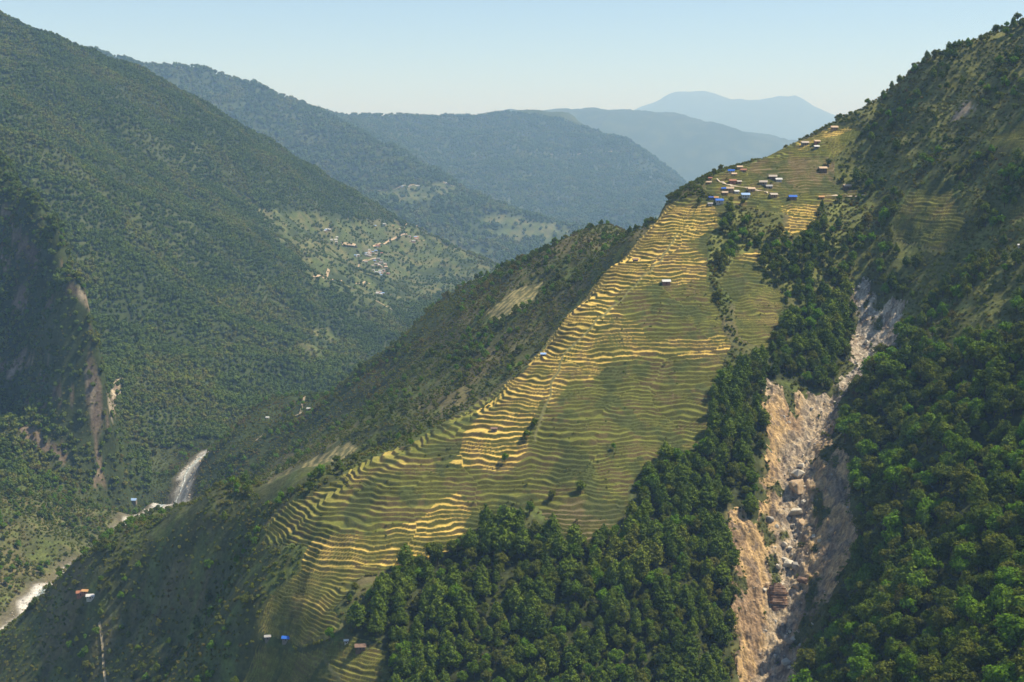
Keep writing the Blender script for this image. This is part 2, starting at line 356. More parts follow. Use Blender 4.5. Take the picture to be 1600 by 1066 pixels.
F_PINE = [[(555,985),(610,895),(700,872),(760,825),(800,803),(850,845),(930,855),(990,800),(985,760),(1050,712),(1110,695),(1145,745),(1138,860),(1150,1150),(560,1150),(600,1066)],
          [(1100,655),(1130,588),(1195,558),(1200,640),(1190,760),(1178,815),(1140,780),(1108,700)],
          [(1200,556),(1260,470),(1330,440),(1328,560),(1300,612),(1240,606),(1200,580)]]
F_MIX = [[(1112,352),(1150,328),(1222,332),(1224,372),(1200,392),(1190,440),(1120,440),(1108,400)],
         [(1265,372),(1290,320),(1395,312),(1392,345),(1400,380),(1480,392),(1510,345),(1480,275),(1600,240),(1640,300),(1640,560),(1420,560),(1400,470),(1340,425),(1260,470),(1230,455),(1195,440),(1192,395)],
         [(1300,225),(1330,215),(1420,235),(1400,275),(1340,290),(1305,280)]]
F_RIGHT = [[(1400,470),(1420,540),(1640,500),(1640,1150),(1245,1150),(1262,1020),(1300,950),(1345,830),(1335,725),(1305,690),(1330,600)]]
SCAR = [[(1488,190),(1512,160),(1526,165),(1500,190)]]
ROCKL = [[(136,565),(152,570),(165,640),(160,700),(172,755),(155,765),(150,700),(138,640)], [(164,650),(178,595),(190,590),(186,625),(170,662)], [(78,340),(95,350),(112,420),(98,400)], [(118,440),(142,470),(160,530),(146,520)], [(0,490),(25,480),(20,510),(0,525)], [(10,560),(45,545),(40,575),(12,590)]]
FIELDL = [[(395,320),(470,330),(560,345),(640,350),(720,385),(790,425),(720,450),(660,470),(600,490),(560,480),(530,450),(480,440),(470,400),(430,370)], [(470,530),(505,515),(530,530),(500,560),(470,550)], [(570,300),(690,285),(730,300),(640,320)], [(750,330),(860,350),(900,368),(860,380),(780,370)]]
def anyp(u, v, polys):
    c = np.zeros(np.shape(u), bool)
    for p in polys: c |= inpoly(u, v, p)
    return c
NEARMAX = 1765
def warp(x, y, u, v, amp=5.0, wl=22):
    return u + amp * perlin(x / wl, y / wl, 71), v + amp * 0.7 * perlin(x / wl, y / wl, 72)
def terr_mask(x, y, u, v):
    uu, vv = warp(x, y, u, v, 4)
    return (y < NEARMAX) & (inpoly(uu, vv, T_MAIN) | inpoly(uu, vv, T_VILL) | anyp(uu, vv, T_OTH))
def slide_mask(x, y, u, v):
    uu, vv = warp(x, y, u, v, 8, 18); uu, vv = warp(x + 50, y, uu, vv, 5, 7)
    return (y < 1600) & (inpoly(uu, vv, SLIDE_LOW) | inpoly(uu, vv, SLIDE_UP) | inpoly(uu, vv, SLIDE_JOIN))
def horizon_of(Z, Y):
    e = Z / Y
    m = np.maximum.accumulate(e, axis=0)
    return np.vstack([np.full((1, e.shape[1]), -9.0), m[:-1]])
def visible(x, y, z, top=12.0, slack=0.004):
    """seen from about the viewpoint: top of the thing clears the ground in front of it"""
    a = x / y
    ci = np.clip(np.round((a - ga[0]) / (ga[1] - ga[0])).astype(int), 0, len(ga) - 1)
    ri = np.clip(np.searchsorted(gl, np.log(y)) - 2, 0, len(gl) - 1)
    return (z + top) / y > HOR[ri, ci] - slack

# ---------------------------------------------------------------- ground sheet
ga = np.linspace(-0.5, 0.5, 420)
gl = np.r_[np.arange(math.log(500), math.log(2600), 0.0026), np.arange(math.log(2600), math.log(16000), 0.0042), np.arange(math.log(16000), math.log(74000), 0.009)]
GA, GL = np.meshgrid(ga, gl)
GY = np.exp(GL); GX = GA * GY
GZ = height(GX, GY)
HOR = horizon_of(GZ, GY)
GU, GV = proj(GX, GY, GZ)
def ground_col(x, y, z, u, v):
    n1 = fbm(x, y, 120, 4, 0.6, 101); n2 = fbm(x, y, 30, 3, 0.6, 102); n3 = fbm(x, y, 420, 3, 0.55, 103)
    c = np.broadcast_to(V3(.070, .078, .028), x.shape + (3,)).copy()
    c = vmix(c, V3(.125, .110, .050), sstep(-0.05, 0.5, n1 + 0.4 * n2))
    c = vmix(c, V3(.095, .125, .030), sstep(0.0, 0.6, n2 - 0.3 * n1) * 0.7)
    lm = (sstep(0.02, -0.05, x / y) * sstep(1950, 2150, y)); lm = np.maximum(lm, sstep(3200, 3600, y))
    forest = np.broadcast_to(V3(.040, .056, .018), c.shape)
    forest = vmix(forest, V3(.064, .078, .030), sstep(0.0, 0.6, n3 + .5 * n1))
    c = vmix(c, forest, lm)
    wv = (y > 2600)
    uu, vv = u + 14 * n1, v + 7 * n2
    fl = anyp(uu, vv, FIELDL) & (y > 3000)
    fc = vmix(np.broadcast_to(V3(.070, .092, .028), c.shape), V3(.118, .116, .045), sstep(0, .5, n2 + n1))
    c = np.where((fl & (n1 > -0.35))[..., None], fc, c)
    # dry grass on the open hill at upper right
    dry = sstep(320, 250, v) * sstep(1300, 1340, u) * (y < 1900)
    c = vmix(c, V3(.155, .155, .048), dry * sstep(-0.3, 0.4, n1))
    uu, vv = warp(x, y, u, v, 9, 30)
    c = np.where((anyp(uu, vv, F_PINE + F_RIGHT) & (y < NEARMAX))[..., None], V3(.042, .050, .018) * (1 + .4 * n2)[..., None], c)
    c = np.where((anyp(uu, vv, F_MIX) & (y < NEARMAX))[..., None], V3(.128, .136, .040) * (1 + .4 * n2)[..., None], c)
    c = np.where((anyp(uu, vv, SCAR) & (y < 1900))[..., None], V3(.36, .28, .19), c)
    uu, vv = warp(x, y, u, v, 13, 34)
    rock = vmix(np.broadcast_to(V3(.15, .115, .08), c.shape), V3(.42, .35, .25), sstep(-.1, .4, fbm(x + z, y * .4, 14, 3, .6, 140)) * inpoly(uu, vv, ROCKL[1]) + .5 * sstep(.1, .5, fbm(x + z, y * .4, 14, 3, .6, 141)))
    c = np.where(((anyp(uu, vv, ROCKL) & (y > 1900) & (y < 2215)) | (inpoly(u, v, ROCKL[1]) & (y < 2900) & (y > 2000)))[..., None], rock, c)
    crag = (u < 175) & (v > 300) & (v < 740) & (y > 1990) & (y < 2500) & (ridged(x + z, y + .5 * z, 70, 3, 145) < -.22)
    c = np.where(crag[..., None], V3(.150, .115, .080) * (1 + .5 * n2)[..., None], c)
    uu, vv = warp(x, y, u, v, 7, 25)
    tf = anyp(uu, vv, T_FAR) & (y > 1500) & (y < 2300)
    st = ((z / 3.4) % 1.0) < .45
    c = np.where(tf[..., None], np.where(st[..., None], V3(.30, .25, .11), V3(.11, .11, .045)), c)
    dr = polydist(x, y, RIVER) + 10 * perlin(x / 30, y / 30, 55)
    c = vmix(c, V3(.13, .115, .075), sstep(42, 20, dr) * (y < 2700))
    c = vmix(c, V3(.48, .46, .42) * 1.0, sstep(22, 15, dr) * (y < 2700))
    return np.clip(c, .01, .8)
GC = ground_col(GX, GY, GZ, GU, GV)
tm = terr_mask(GX, GY, GU, GV); smk = slide_mask(GX, GY, GU, GV)
def erode(m):
    r = m.copy(); r[1:] &= m[:-1]; r[:-1] &= m[1:]; r[:, 1:] &= m[:, :-1]; r[:, :-1] &= m[:, 1:]; return r
GZs = GZ - 4.5 * erode(tm) - 5.0 * erode(smk)
bump = fbm(GX, GY, 38, 3, .6, 7) * 7 * sstep(5200, 6200, GY) * sstep(24000, 18000, GY)   # forest canopy too far off to tell the trees apart
gm = mesh_from_grid('valley_terrain', GX, GY, GZs + bump, M_GROUND, cols=GC)
gm['kind'] = 'structure'
gm['label'] = 'mountainsides and valley floor reaching to the far blue ranges'

# ray through a photo pixel down to the ground
_ys = np.exp(np.arange(math.log(560), math.log(72000), 0.0012))
def ground_at(u, v, ymin=560):
    q = (533 - v) / F
    a = ((u - 800) / F) / (CP + q * SP); e = (-SP + q * CP) / (CP + q * SP)
    ys = _ys[_ys >= ymin]
    hz_ = height(a * ys, ys) / ys
    k = np.argmax(hz_ >= e)
    if hz_[k] < e: k = np.argmax(hz_)
    y = ys[k]
    return a * y, y, height(np.array([a * y]), np.array([y]))[0]

# ---------------------------------------------------------------- terraces
ta = np.arange(-0.215, 0.41, 0.00074); tl = np.arange(math.log(985), math.log(1765), 0.00070)
TA, TL = np.meshgrid(ta, tl); TY = np.exp(TL); TX = TA * TY
TH = height(TX, TY); TU, TV = proj(TX, TY, TH)
tmask = terr_mask(TX, TY, TU, TV) & ~slide_mask(TX, TY, TU, TV)
prng = np.random.default_rng(21)
seeds = []
for ix in range(-3, 7):
    for ih in range(-10, 4):
        seeds.append((ix * 140 + prng.uniform(-50, 50) + (70 if ih % 2 else 0), ih * 47 + prng.uniform(-15, 15), prng.uniform(2.5, 3.6), prng.uniform(0, 1), prng.uniform(0, 1), prng.uniform(0, 1)))
seeds = np.array(seeds)
HW = TH + 1.5 * perlin(TH / 9.0, TX / 260 + 7.3, 86) + 2.2 * perlin(TX / 34, TY / 34, 81) + 1.0 * perlin(TX / 12, TY / 12, 82)
best = np.full(TX.shape, 1e9); pid = np.zeros(TX.shape, int)
wx = TX + 26 * perlin(TX / 60, TH / 30, 83); wh = TH + 7 * perlin(TX / 50, TY / 50, 84)
for i, sdv in enumerate(seeds):
    d = ((wx - sdv[0]) / 1.0) ** 2 + ((wh - sdv[1]) * 2.1) ** 2
    k = d < best; best[k] = d[k]; pid[k] = i
PH = seeds[pid, 2]; hh = HW / PH + seeds[pid, 3]
k_ = np.floor(hh); f = hh - k_
ris = sstep(0.60, 0.97, f)
tz = (k_ + 0.05 * f + 0.95 * ris - seeds[pid, 3]) * PH + 0.5 * PH * 0.35
tz = tz - (HW - TH) + 0.35 * np.exp(-(f / 0.07) ** 2) - 0.25 * np.exp(-((f - 0.55) / 0.08) ** 2)
# crops: each field has its own
fid = (pid * 400 + (k_.astype(int) + 200)) * 1
hr = (_h(fid, fid * 7 + 3, 5) / float(1 << 30)); hr2 = (_h(fid, fid * 5 + 1, 9) / float(1 << 30))
uu, vv = warp(TX, TY, TU, TV, 16, 40)
gold = np.zeros(TX.shape)
for gp, gw in zip(GOLD, (1.1, .95, .75, 1, .6, .35, .4, .8)): gold = np.maximum(gold, gw * inpoly(uu, vv, gp))
gold = gold * (1 + .35 * fbm(TX, TY, 55, 2, .6, 89)); bare = anyp(uu, vv, BARE).astype(float); grn = anyp(uu, vv, GREENF).astype(float)
n_f = fbm(TX, TY, 26, 3, .6, 85)
ripe = np.clip((0.55 + .4 * hr2) * gold + 0.30 * hr + 0.03 - 0.55 * grn - 0.2 * bare + 0.22 * n_f + 0.10 * (seeds[pid, 4] - .5), 0, 1)
crop = vmix(np.broadcast_to(V3(.128, .138, .027), TX.shape + (3,)), V3(.205, .188, .042), sstep(0.10, 0.45, ripe))
crop = vmix(crop, V3(.56, .395, .10), sstep(0.45, 0.95, ripe))
crop = vmix(crop, V3(.16, .125, .075), bare * (0.6 + .4 * hr2))
crop = crop * (0.82 + 0.36 * hr2)[..., None]
crop = vmix(crop, V3(.34, .27, .10), 0.22 * np.exp(-((f - 0.02) / 0.06) ** 2))
bank = vmix(np.broadcast_to(V3(.085, .086, .021), crop.shape), V3(.115, .088, .036), sstep(-.2, .5, n_f))
tc_ = vmix(crop, bank, sstep(0.57, 0.66, f) * sstep(1.0, 0.96, f))
weeds = sstep(0.12, 0.42, fbm(TX, TY, 42, 4, .6, 87)) * (1 - .6 * gold) * 0.8
tc_ = vmix(tc_, V3(.060, .075, .022), weeds)
# footpath down the terraces
PATHS = [[(1060,366),(1030,410),(985,455),(930,505),(880,555),(850,640),(838,690)], [(571,918),(565,935),(545,965),(530,990)], [(478,1010),(505,998),(535,990)], [(505,1020),(515,1045),(530,1070)]]
dpath = np.full(TX.shape, 1e9)
for pth in PATHS:
    pw = [ground_at(u_, v_, 900)[:2] for (u_, v_) in pth]
    dpath = np.minimum(dpath, polydist(TX + 3 * perlin(TX / 15, TY / 15, 88), TY, pw))
tc_ = vmix(tc_, V3(.15, .145, .06), sstep(1.5, .6, dpath))
tz = tz * (1 - sstep(2.0, .8, dpath)) + (TH + 0.2) * sstep(2.0, .8, dpath)
fm = tmask[:-1, :-1] & tmask[1:, 1:] & tmask[1:, :-1] & tmask[:-1, 1:]
nr, nc = TX.shape
idx = np.arange(nr * nc).reshape(nr, nc)
Q = np.stack([idx[:-1, :-1], idx[:-1, 1:], idx[1:, 1:], idx[1:, :-1]], -1).reshape(-1, 4)
# a field = level tread plus the bank above it
qid = fid[:-1, :-1].ravel()
sel = fm.ravel(); Q = Q[sel]; qid = qid[sel]
co = np.stack([TX, TY, tz], -1).reshape(-1, 3); cc = np.clip(tc_, .01, .8).reshape(-1, 3)
ids, inv, cnt = np.unique(qid, return_inverse=True, return_counts=True)
order = np.argsort(-cnt)
NF = 298
big = order[:NF]
srt = np.argsort(inv, kind='stable'); starts = np.r_[0, np.cumsum(cnt)]
for b in big:
    o = mesh_from_arrays('terrace_field', co, Q[srt[starts[b]:starts[b + 1]]], M_TERR, cc)
    o.parent = gm
rest = np.isin(inv, order[NF:])
if rest.any():
    o = mesh_from_arrays('small_terrace_fields', co, Q[rest], M_TERR, cc); o.parent = gm; o['kind'] = 'stuff'
def terr_z(x, y):
    """height of the ground with the terraces on it"""
    a = x / y
    i = np.clip(np.round((a - ta[0]) / (ta[1] - ta[0])).astype(int), 0, nc - 1); j = np.clip(np.round((np.log(y) - tl[0]) / (tl[1] - tl[0])).astype(int), 0, nr - 1)
    z0 = height(x, y)
    return np.where(tmask[j, i] & (a > ta[0]) & (a < ta[-1]) & (y > 985) & (y < 1765), tz[j, i], z0)

# ---------------------------------------------------------------- landslide
sa = np.arange(0.150, 0.305, 0.00062); sl = np.arange(math.log(950), math.log(1530), 0.00062)
SA, SL = np.meshgrid(sa, sl); SY = np.exp(SL); SX = SA * SY
def slide_h(x, y):
    z = height(x, y)
    r = ridged(x + 8 * perlin(x / 40, y / 40, 150), y / 2.4 + 6 * perlin(x / 25, y / 25, 151), 24, 5, 152)
    b = fbm(x, y, 13, 4, .6, 153)
    lower = sstep(1400, 1300, y)
    z = z + lower * 1.5 * (np.floor(2.2 * fbm(x, y, 16, 3, .6, 155) + .3 * perlin(x / 2.5, y / 2.5, 156)) / 2.2)
    return z + (1.0 + 3.2 * lower) * r + 2.4 * b - 1.2 + lower * 1.6 * np.abs(perlin(x / 6, y / 9, 154))
SH0 = height(SX, SY); SU, SV = proj(SX, SY, SH0)
smask = slide_mask(SX, SY, SU, SV)
SZ = slide_h(SX, SY)
dgul = polydist(SX, SY, GULLY)
n1 = fbm(SX, SY / 2.5, 30, 4, .6, 160); n2 = fbm(SX, SY, 9, 4, .65, 161)
sc_c = vmix(np.broadcast_to(V3(.42, .29, .145), SX.shape + (3,)), V3(.24, .165, .10), sstep(-.1, .45, n1 + .3 * n2))
sc_c = vmix(sc_c, V3(.33, .285, .22), sstep(20, 7, dgul + 8 * n1) * (0.55 + .45 * sstep(-.2, .3, n2)))
sc_c = vmix(sc_c, V3(.40, .35, .28), sstep(640, 580, SV) * .8)
sc_c = vmix(sc_c, V3(.17, .13, .095), sstep(.12, .5, n2 - .3 * n1) * .8)
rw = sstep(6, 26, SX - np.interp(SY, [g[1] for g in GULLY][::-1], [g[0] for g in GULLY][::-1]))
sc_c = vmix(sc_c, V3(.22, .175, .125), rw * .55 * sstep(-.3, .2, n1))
sc_c = sc_c * (1 + .4 * fbm(SX, SY / 1.5, 3.2, 3, .7, 171))[..., None]
sc_c = vmix(sc_c, V3(.075, .085, .030), sstep(.40, .62, fbm(SX, SY / 1.8, 24, 3, .6, 163)))
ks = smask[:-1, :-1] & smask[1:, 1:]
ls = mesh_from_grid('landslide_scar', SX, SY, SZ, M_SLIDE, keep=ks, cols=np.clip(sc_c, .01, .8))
ls['kind'] = 'structure'; ls['label'] = 'bare tan landslide scar running down a gully'
# ---------------------------------------------------------------- plants: shapes
def raw_mesh(name, co, faces, mats, smooth=False, midx=None):
    me = bpy.data.meshes.new(name)
    me.from_pydata([tuple(map(float, c)) for c in co], [], [tuple(int(i) for i in f_) for f_ in faces])
    for m in mats: me.materials.append(m)
    if midx is not None: me.polygons.foreach_set('material_index', np.array(midx, np.int32))
    if smooth: me.polygons.foreach_set('use_smooth', np.ones(len(me.polygons), bool))
    me.update(); return me
def blob(cx, cy, cz, rx, ry, rz, r, nu=7, nv=5, jit=0.12):
    co = []; fs = []
    for j in range(nv + 1):
        th = math.pi * j / nv
        for i in range(nu):
            ph = 2 * math.pi * i / nu + 0.4 * j
            k = 1 + r.uniform(-jit, jit)
            co.append((cx + rx * k * math.sin(th) * math.cos(ph), cy + ry * k * math.sin(th) * math.sin(ph), cz + rz * k * math.cos(th)))
    for j in range(nv):
        for i in range(nu):
            fs.append((j * nu + i, (j + 1) * nu + i, (j + 1) * nu + (i + 1) % nu, j * nu + (i + 1) % nu))
    return co, fs
def crown(lobes, nleaf, size, r, core=0.80, flat=0.0, jit=0.25):
    """lobes: (cx,cy,cz,rx,ry,rz); small leaf sprays spread over and in every lobe round a solid inner blob that blocks light"""
    co = []; fs = []
    for L in lobes:
        b, bf = blob(*L[:3], L[3] * core, L[4] * core, L[5] * core, r)  # leaf-coloured blob added inside each lobe to stop light passing through
        o = len(co); co += b; fs += [tuple(i + o for i in q) for q in bf]
    ar = np.array([L[3] * L[4] + L[3] * L[5] for L in lobes]); ar /= ar.sum()
    for _ in range(nleaf):
        L = lobes[r.choice(len(lobes), p=ar)]
        d = r.normal(size=3); d[2] = d[2] * 0.9 + 0.25; d /= np.linalg.norm(d)
        k = r.uniform(0.80, 1.08 + jit * 0.3)
        p = np.array([L[0] + d[0] * L[3] * k, L[1] + d[1] * L[4] * k, L[2] + d[2] * L[5] * k])
        nrm = d + r.normal(size=3) * 0.55 + np.array([0, 0, 0.35 + flat]); nrm /= np.linalg.norm(nrm)
        t1 = np.cross(nrm, r.normal(size=3)); t1 /= np.linalg.norm(t1); t2 = np.cross(nrm, t1)
        s_ = size * r.uniform(0.6, 1.35)
        o = len(co)
        co += [p - t1 * s_, p - t2 * s_ * .6 + nrm * s_ * .25, p + t1 * s_ * .9, p + t2 * s_ * .7 - nrm * s_ * .1]
        fs.append((o, o + 1, o + 2, o + 3))
    return co, fs
def tube(p0, p1, r0, r1, n=6):
    p0 = np.array(p0, float); p1 = np.array(p1, float); d = p1 - p0; d /= np.linalg.norm(d)
    a = np.cross(d, [0.3, 0.9, 0.1]); a /= np.linalg.norm(a); b = np.cross(d, a)
    co = []
    for p, q in ((p0, r0), (p1, r1)):
        for i in range(n):
            t = 2 * math.pi * i / n; co.append(p + a * q * math.cos(t) + b * q * math.sin(t))
    return co, [(i, (i + 1) % n, n + (i + 1) % n, n + i) for i in range(n)]
def joinp(parts):
    co = []; fs = []
    for c, f_ in parts:
        o = len(co); co += list(c); fs += [tuple(i + o for i in q) for q in f_]
    return co, fs
def make_pine(i):
    r = np.random.default_rng(100 + i)
    lobes = []
    z = 0.26; w_ = 0.235 * r.uniform(.9, 1.12)
    while z < 0.93:
        t = (z - 0.2) / 0.75
        rad = w_ * (1 - t ** 2.6) * (.72 + .9 * min(t, .3)) + 0.035
        k = 3 if t < .65 else (2 if t < .85 else 1); ph = r.uniform(0, 6.28)
        for q in range(k):
            a_ = ph + 6.283 * q / k + r.uniform(-.3, .3); off = rad * .58 if k > 1 else 0
            rr = rad * r.uniform(.62, .82) if k > 1 else rad
            lobes.append((off * math.cos(a_), off * math.sin(a_), z + r.uniform(-.02, .02), rr, rr, 0.10 * r.uniform(.85, 1.25)))
        z += 0.105
    lobes.append((0, 0, .95, .04, .04, .06))
    c = crown(lobes, 760, 0.040, r, 0.68, jit=.4)
    tr = joinp([tube((0, 0, -.05), (0.005, 0, .55), .016, .010), tube((0.005, 0, .55), (0, 0, .95), .010, .003)] + [tube((0, 0, z_), (.12 * math.cos(a_), .12 * math.sin(a_), z_ + .04), .005, .002, 4) for z_, a_ in zip(np.linspace(.25, .7, 7), r.uniform(0, 6.28, 7))])
    return raw_mesh('pine_crown', *c, [M_PINE]), raw_mesh('pine_trunk', *tr, [M_BARK])
def make_broad(i):
    r = np.random.default_rng(200 + i)
    lobes = [(0, 0, .62, .24, .24, .22)]
    nb = r.integers(6, 9); limbs = []
    for q in range(nb):
        a_ = 6.283 * q / nb + r.uniform(-.4, .4); d = r.uniform(.16, .27); zz = r.uniform(.42, .80) - (d - .16) * .6
        rr = r.uniform(.13, .21)
        lobes.append((d * math.cos(a_), d * math.sin(a_), zz, rr, rr * r.uniform(.8, 1.1), rr * r.uniform(.75, .95)))
        limbs.append(tube((0, 0, .25 + .03 * q), (d * .8 * math.cos(a_), d * .8 * math.sin(a_), zz), .014, .004, 5))
    lobes.append((r.uniform(-.06, .06), r.uniform(-.06, .06), .84, .14, .14, .13))
    c = crown(lobes, 780, 0.042, r, 0.70, jit=.45)
    tr = joinp([tube((0, 0, -.06), (.01, .01, .32), .028, .020, 7), tube((.01, .01, .32), (0, 0, .75), .020, .005, 6)] + limbs)
    return raw_mesh('broadleaf_crown', *c, [M_BROAD]), raw_mesh('broadleaf_trunk', *tr, [M_BARK])
def make_scrub(i):
    r = np.random.default_rng(300 + i)
    lobes = []
    for q in range(r.integers(3, 5)):
        a_ = r.uniform(0, 6.28); d = r.uniform(.1, .38); rr = r.uniform(.22, .36)
        lobes.append((d * math.cos(a_), d * math.sin(a_), r.uniform(.12, .38), rr, rr, rr * r.uniform(.7, 1.1)))
    c = crown(lobes, 90, 0.10, r, 0.75)
    return raw_mesh('scrub_bush', *c, [M_SCRUB])
def make_far(i):
    r = np.random.default_rng(400 + i)
    lobes = [(0, 0, .5, .36, .36, .42)] + [(.25 * math.cos(a_), .25 * math.sin(a_), r.uniform(.4, .65), .24, .24, .26) for a_ in r.uniform(0, 6.28, 2)]
    c = crown(lobes, 34, 0.15, r, 0.8)
    return raw_mesh('far_tree', *c, [M_FARLEAF])
PINES = [make_pine(i) for i in range(5)]
BROADS = [make_broad(i) for i in range(6)]
SCRUBS = [make_scrub(i) for i in range(6)]
FARS = [make_far(i) for i in range(5)]
def joined_tree(cm, tm_, name):
    co = [v.co[:] for v in cm.vertices]; k = len(co); fs = [tuple(p.vertices) for p in cm.polygons]; nf = len(fs)
    co += [v.co[:] for v in tm_.vertices]; fs += [tuple(i + k for i in p.vertices) for p in tm_.polygons]
    return raw_mesh(name, co, fs, [cm.materials[0], tm_.materials[0]], midx=[0] * nf + [1] * (len(fs) - nf))
SRC = bpy.data.collections.new('plant_shapes')      # never linked to the scene: only read by the scatter below
def src(meshes, name):
    c = bpy.data.collections.new(name)
    for i, m in enumerate(meshes):
        o = bpy.data.objects.new('%s_%02d' % (name, i), m); c.objects.link(o)
    return c
C_PINE = src([joined_tree(a, b, 'pine') for a, b in PINES], 'pine_shape')
C_BROAD = src([joined_tree(a, b, 'broad') for a, b in BROADS], 'broad_shape')
C_SCRUB = src(SCRUBS, 'scrub_shape'); C_FAR = src(FARS, 'far_shape')
def tone_of(x, y):
    k = np.where(np.asarray(y) > 2600, 2.6, 1.0); g_ = np.where(np.asarray(y) > 1950, .62, .34)
    return np.clip(.2 + .1 * (g_ > .5) + g_ * fbm(x / k, y / k, 75, 3, .55, 301), 0, .62)
def scatter(name, P, S, coll, nvar, label, seed=0, tilt=0.06, squash=None):
    r = np.random.default_rng(seed + 900)
    n_ = len(P)
    me = bpy.data.meshes.new(name)
    me.vertices.add(n_); me.vertices.foreach_set('co', np.asarray(P, np.float32).ravel())
    sv = np.repeat(np.asarray(S, np.float32)[:, None], 3, 1)
    sv[:, 2] *= r.uniform(.85, 1.18, n_)
    if squash is not None: sv[:, 2] *= squash
    a1 = me.attributes.new('scl', 'FLOAT_VECTOR', 'POINT'); a1.data.foreach_set('vector', sv.astype(np.float32).ravel())
    rt = np.stack([r.normal(0, tilt, n_), r.normal(0, tilt, n_), r.uniform(0, 6.283, n_)], -1)
    a2 = me.attributes.new('rot', 'FLOAT_VECTOR', 'POINT'); a2.data.foreach_set('vector', rt.astype(np.float32).ravel())
    a3 = me.attributes.new('vi', 'INT', 'POINT'); a3.data.foreach_set('value', r.integers(0, nvar, n_).astype(np.int32))
    PA = np.asarray(P, float)
    a4 = me.attributes.new('tone', 'FLOAT', 'POINT'); a4.data.foreach_set('value', tone_of(PA[:, 0], PA[:, 1]).astype(np.float32))
    o = bpy.data.objects.new(name, me); COL.objects.link(o)
    g = bpy.data.node_groups.new(name, 'GeometryNodeTree')
    g.interface.new_socket('Geometry', in_out='INPUT', socket_type='NodeSocketGeometry'); g.interface.new_socket('Geometry', in_out='OUTPUT', socket_type='NodeSocketGeometry')
    gi = g.nodes.new('NodeGroupInput'); go = g.nodes.new('NodeGroupOutput')
    ip = g.nodes.new('GeometryNodeInstanceOnPoints'); ci = g.nodes.new('GeometryNodeCollectionInfo')
    ci.inputs['Collection'].default_value = coll; ci.inputs['Separate Children'].default_value = True; ci.inputs['Reset Children'].default_value = True
    ip.inputs['Pick Instance'].default_value = True
    def na(nm, dt):
        q = g.nodes.new('GeometryNodeInputNamedAttribute'); q.data_type = dt; q.inputs[0].default_value = nm; return q
    v1 = na('scl', 'FLOAT_VECTOR'); v2 = na('rot', 'FLOAT_VECTOR'); v3 = na('vi', 'INT')
    g.links.new(gi.outputs[0], ip.inputs['Points']); g.links.new(ci.outputs[0], ip.inputs['Instance'])
    g.links.new(v1.outputs[0], ip.inputs['Scale']); g.links.new(v2.outputs[0], ip.inputs['Rotation']); g.links.new(v3.outputs[0], ip.inputs['Instance Index'])
    g.links.new(ip.outputs[0], go.inputs[0])
    md = o.modifiers.new('scatter', 'NODES'); md.node_group = g
    o['kind'] = 'stuff'; o['label'] = label
    return o

# ---------------------------------------------------------------- where the plants grow
def jgrid(a0, a1, y0, y1, sp, seed, polar=False):
    r = np.random.default_rng(seed)
    ny = int((y1 - y0) / sp); ys = y0 + (np.arange(ny) + .5) * sp
    xs_, yy_ = [], []
    for y in ys:
        m = max(1, int((a1 - a0) * y / sp)); x = a0 * y + (np.arange(m) + .5) * sp
        xs_.append(x); yy_.append(np.full(m, y))
    x = np.concatenate(xs_); y = np.concatenate(yy_)
    return x + r.uniform(-.5, .5, len(x)) * sp, y + r.uniform(-.5, .5, len(y)) * sp, r
HOUSE_XY = []      # filled before planting: plants keep clear of houses
def prep(x, y, top, allow_terr=False, near=True):
    z = height(x, y); u, v = proj(x, y, z)
    k = visible(x, y, z, top) & (u > -110) & (u < 1710)
    if near:
        tmk = terr_mask(x, y, u, v); k &= ~slide_mask(x, y, u, v)
        if not allow_terr: k &= ~tmk
    k &= polydist(x, y, RIVER) > 30
    return z, u, v, k
def near_house(x, y, d):
    c = np.zeros(len(x), bool)
    for hx, hy, hr_ in HOUSE_XY: c |= np.hypot(x - hx, y - hy) < d + hr_
    return c
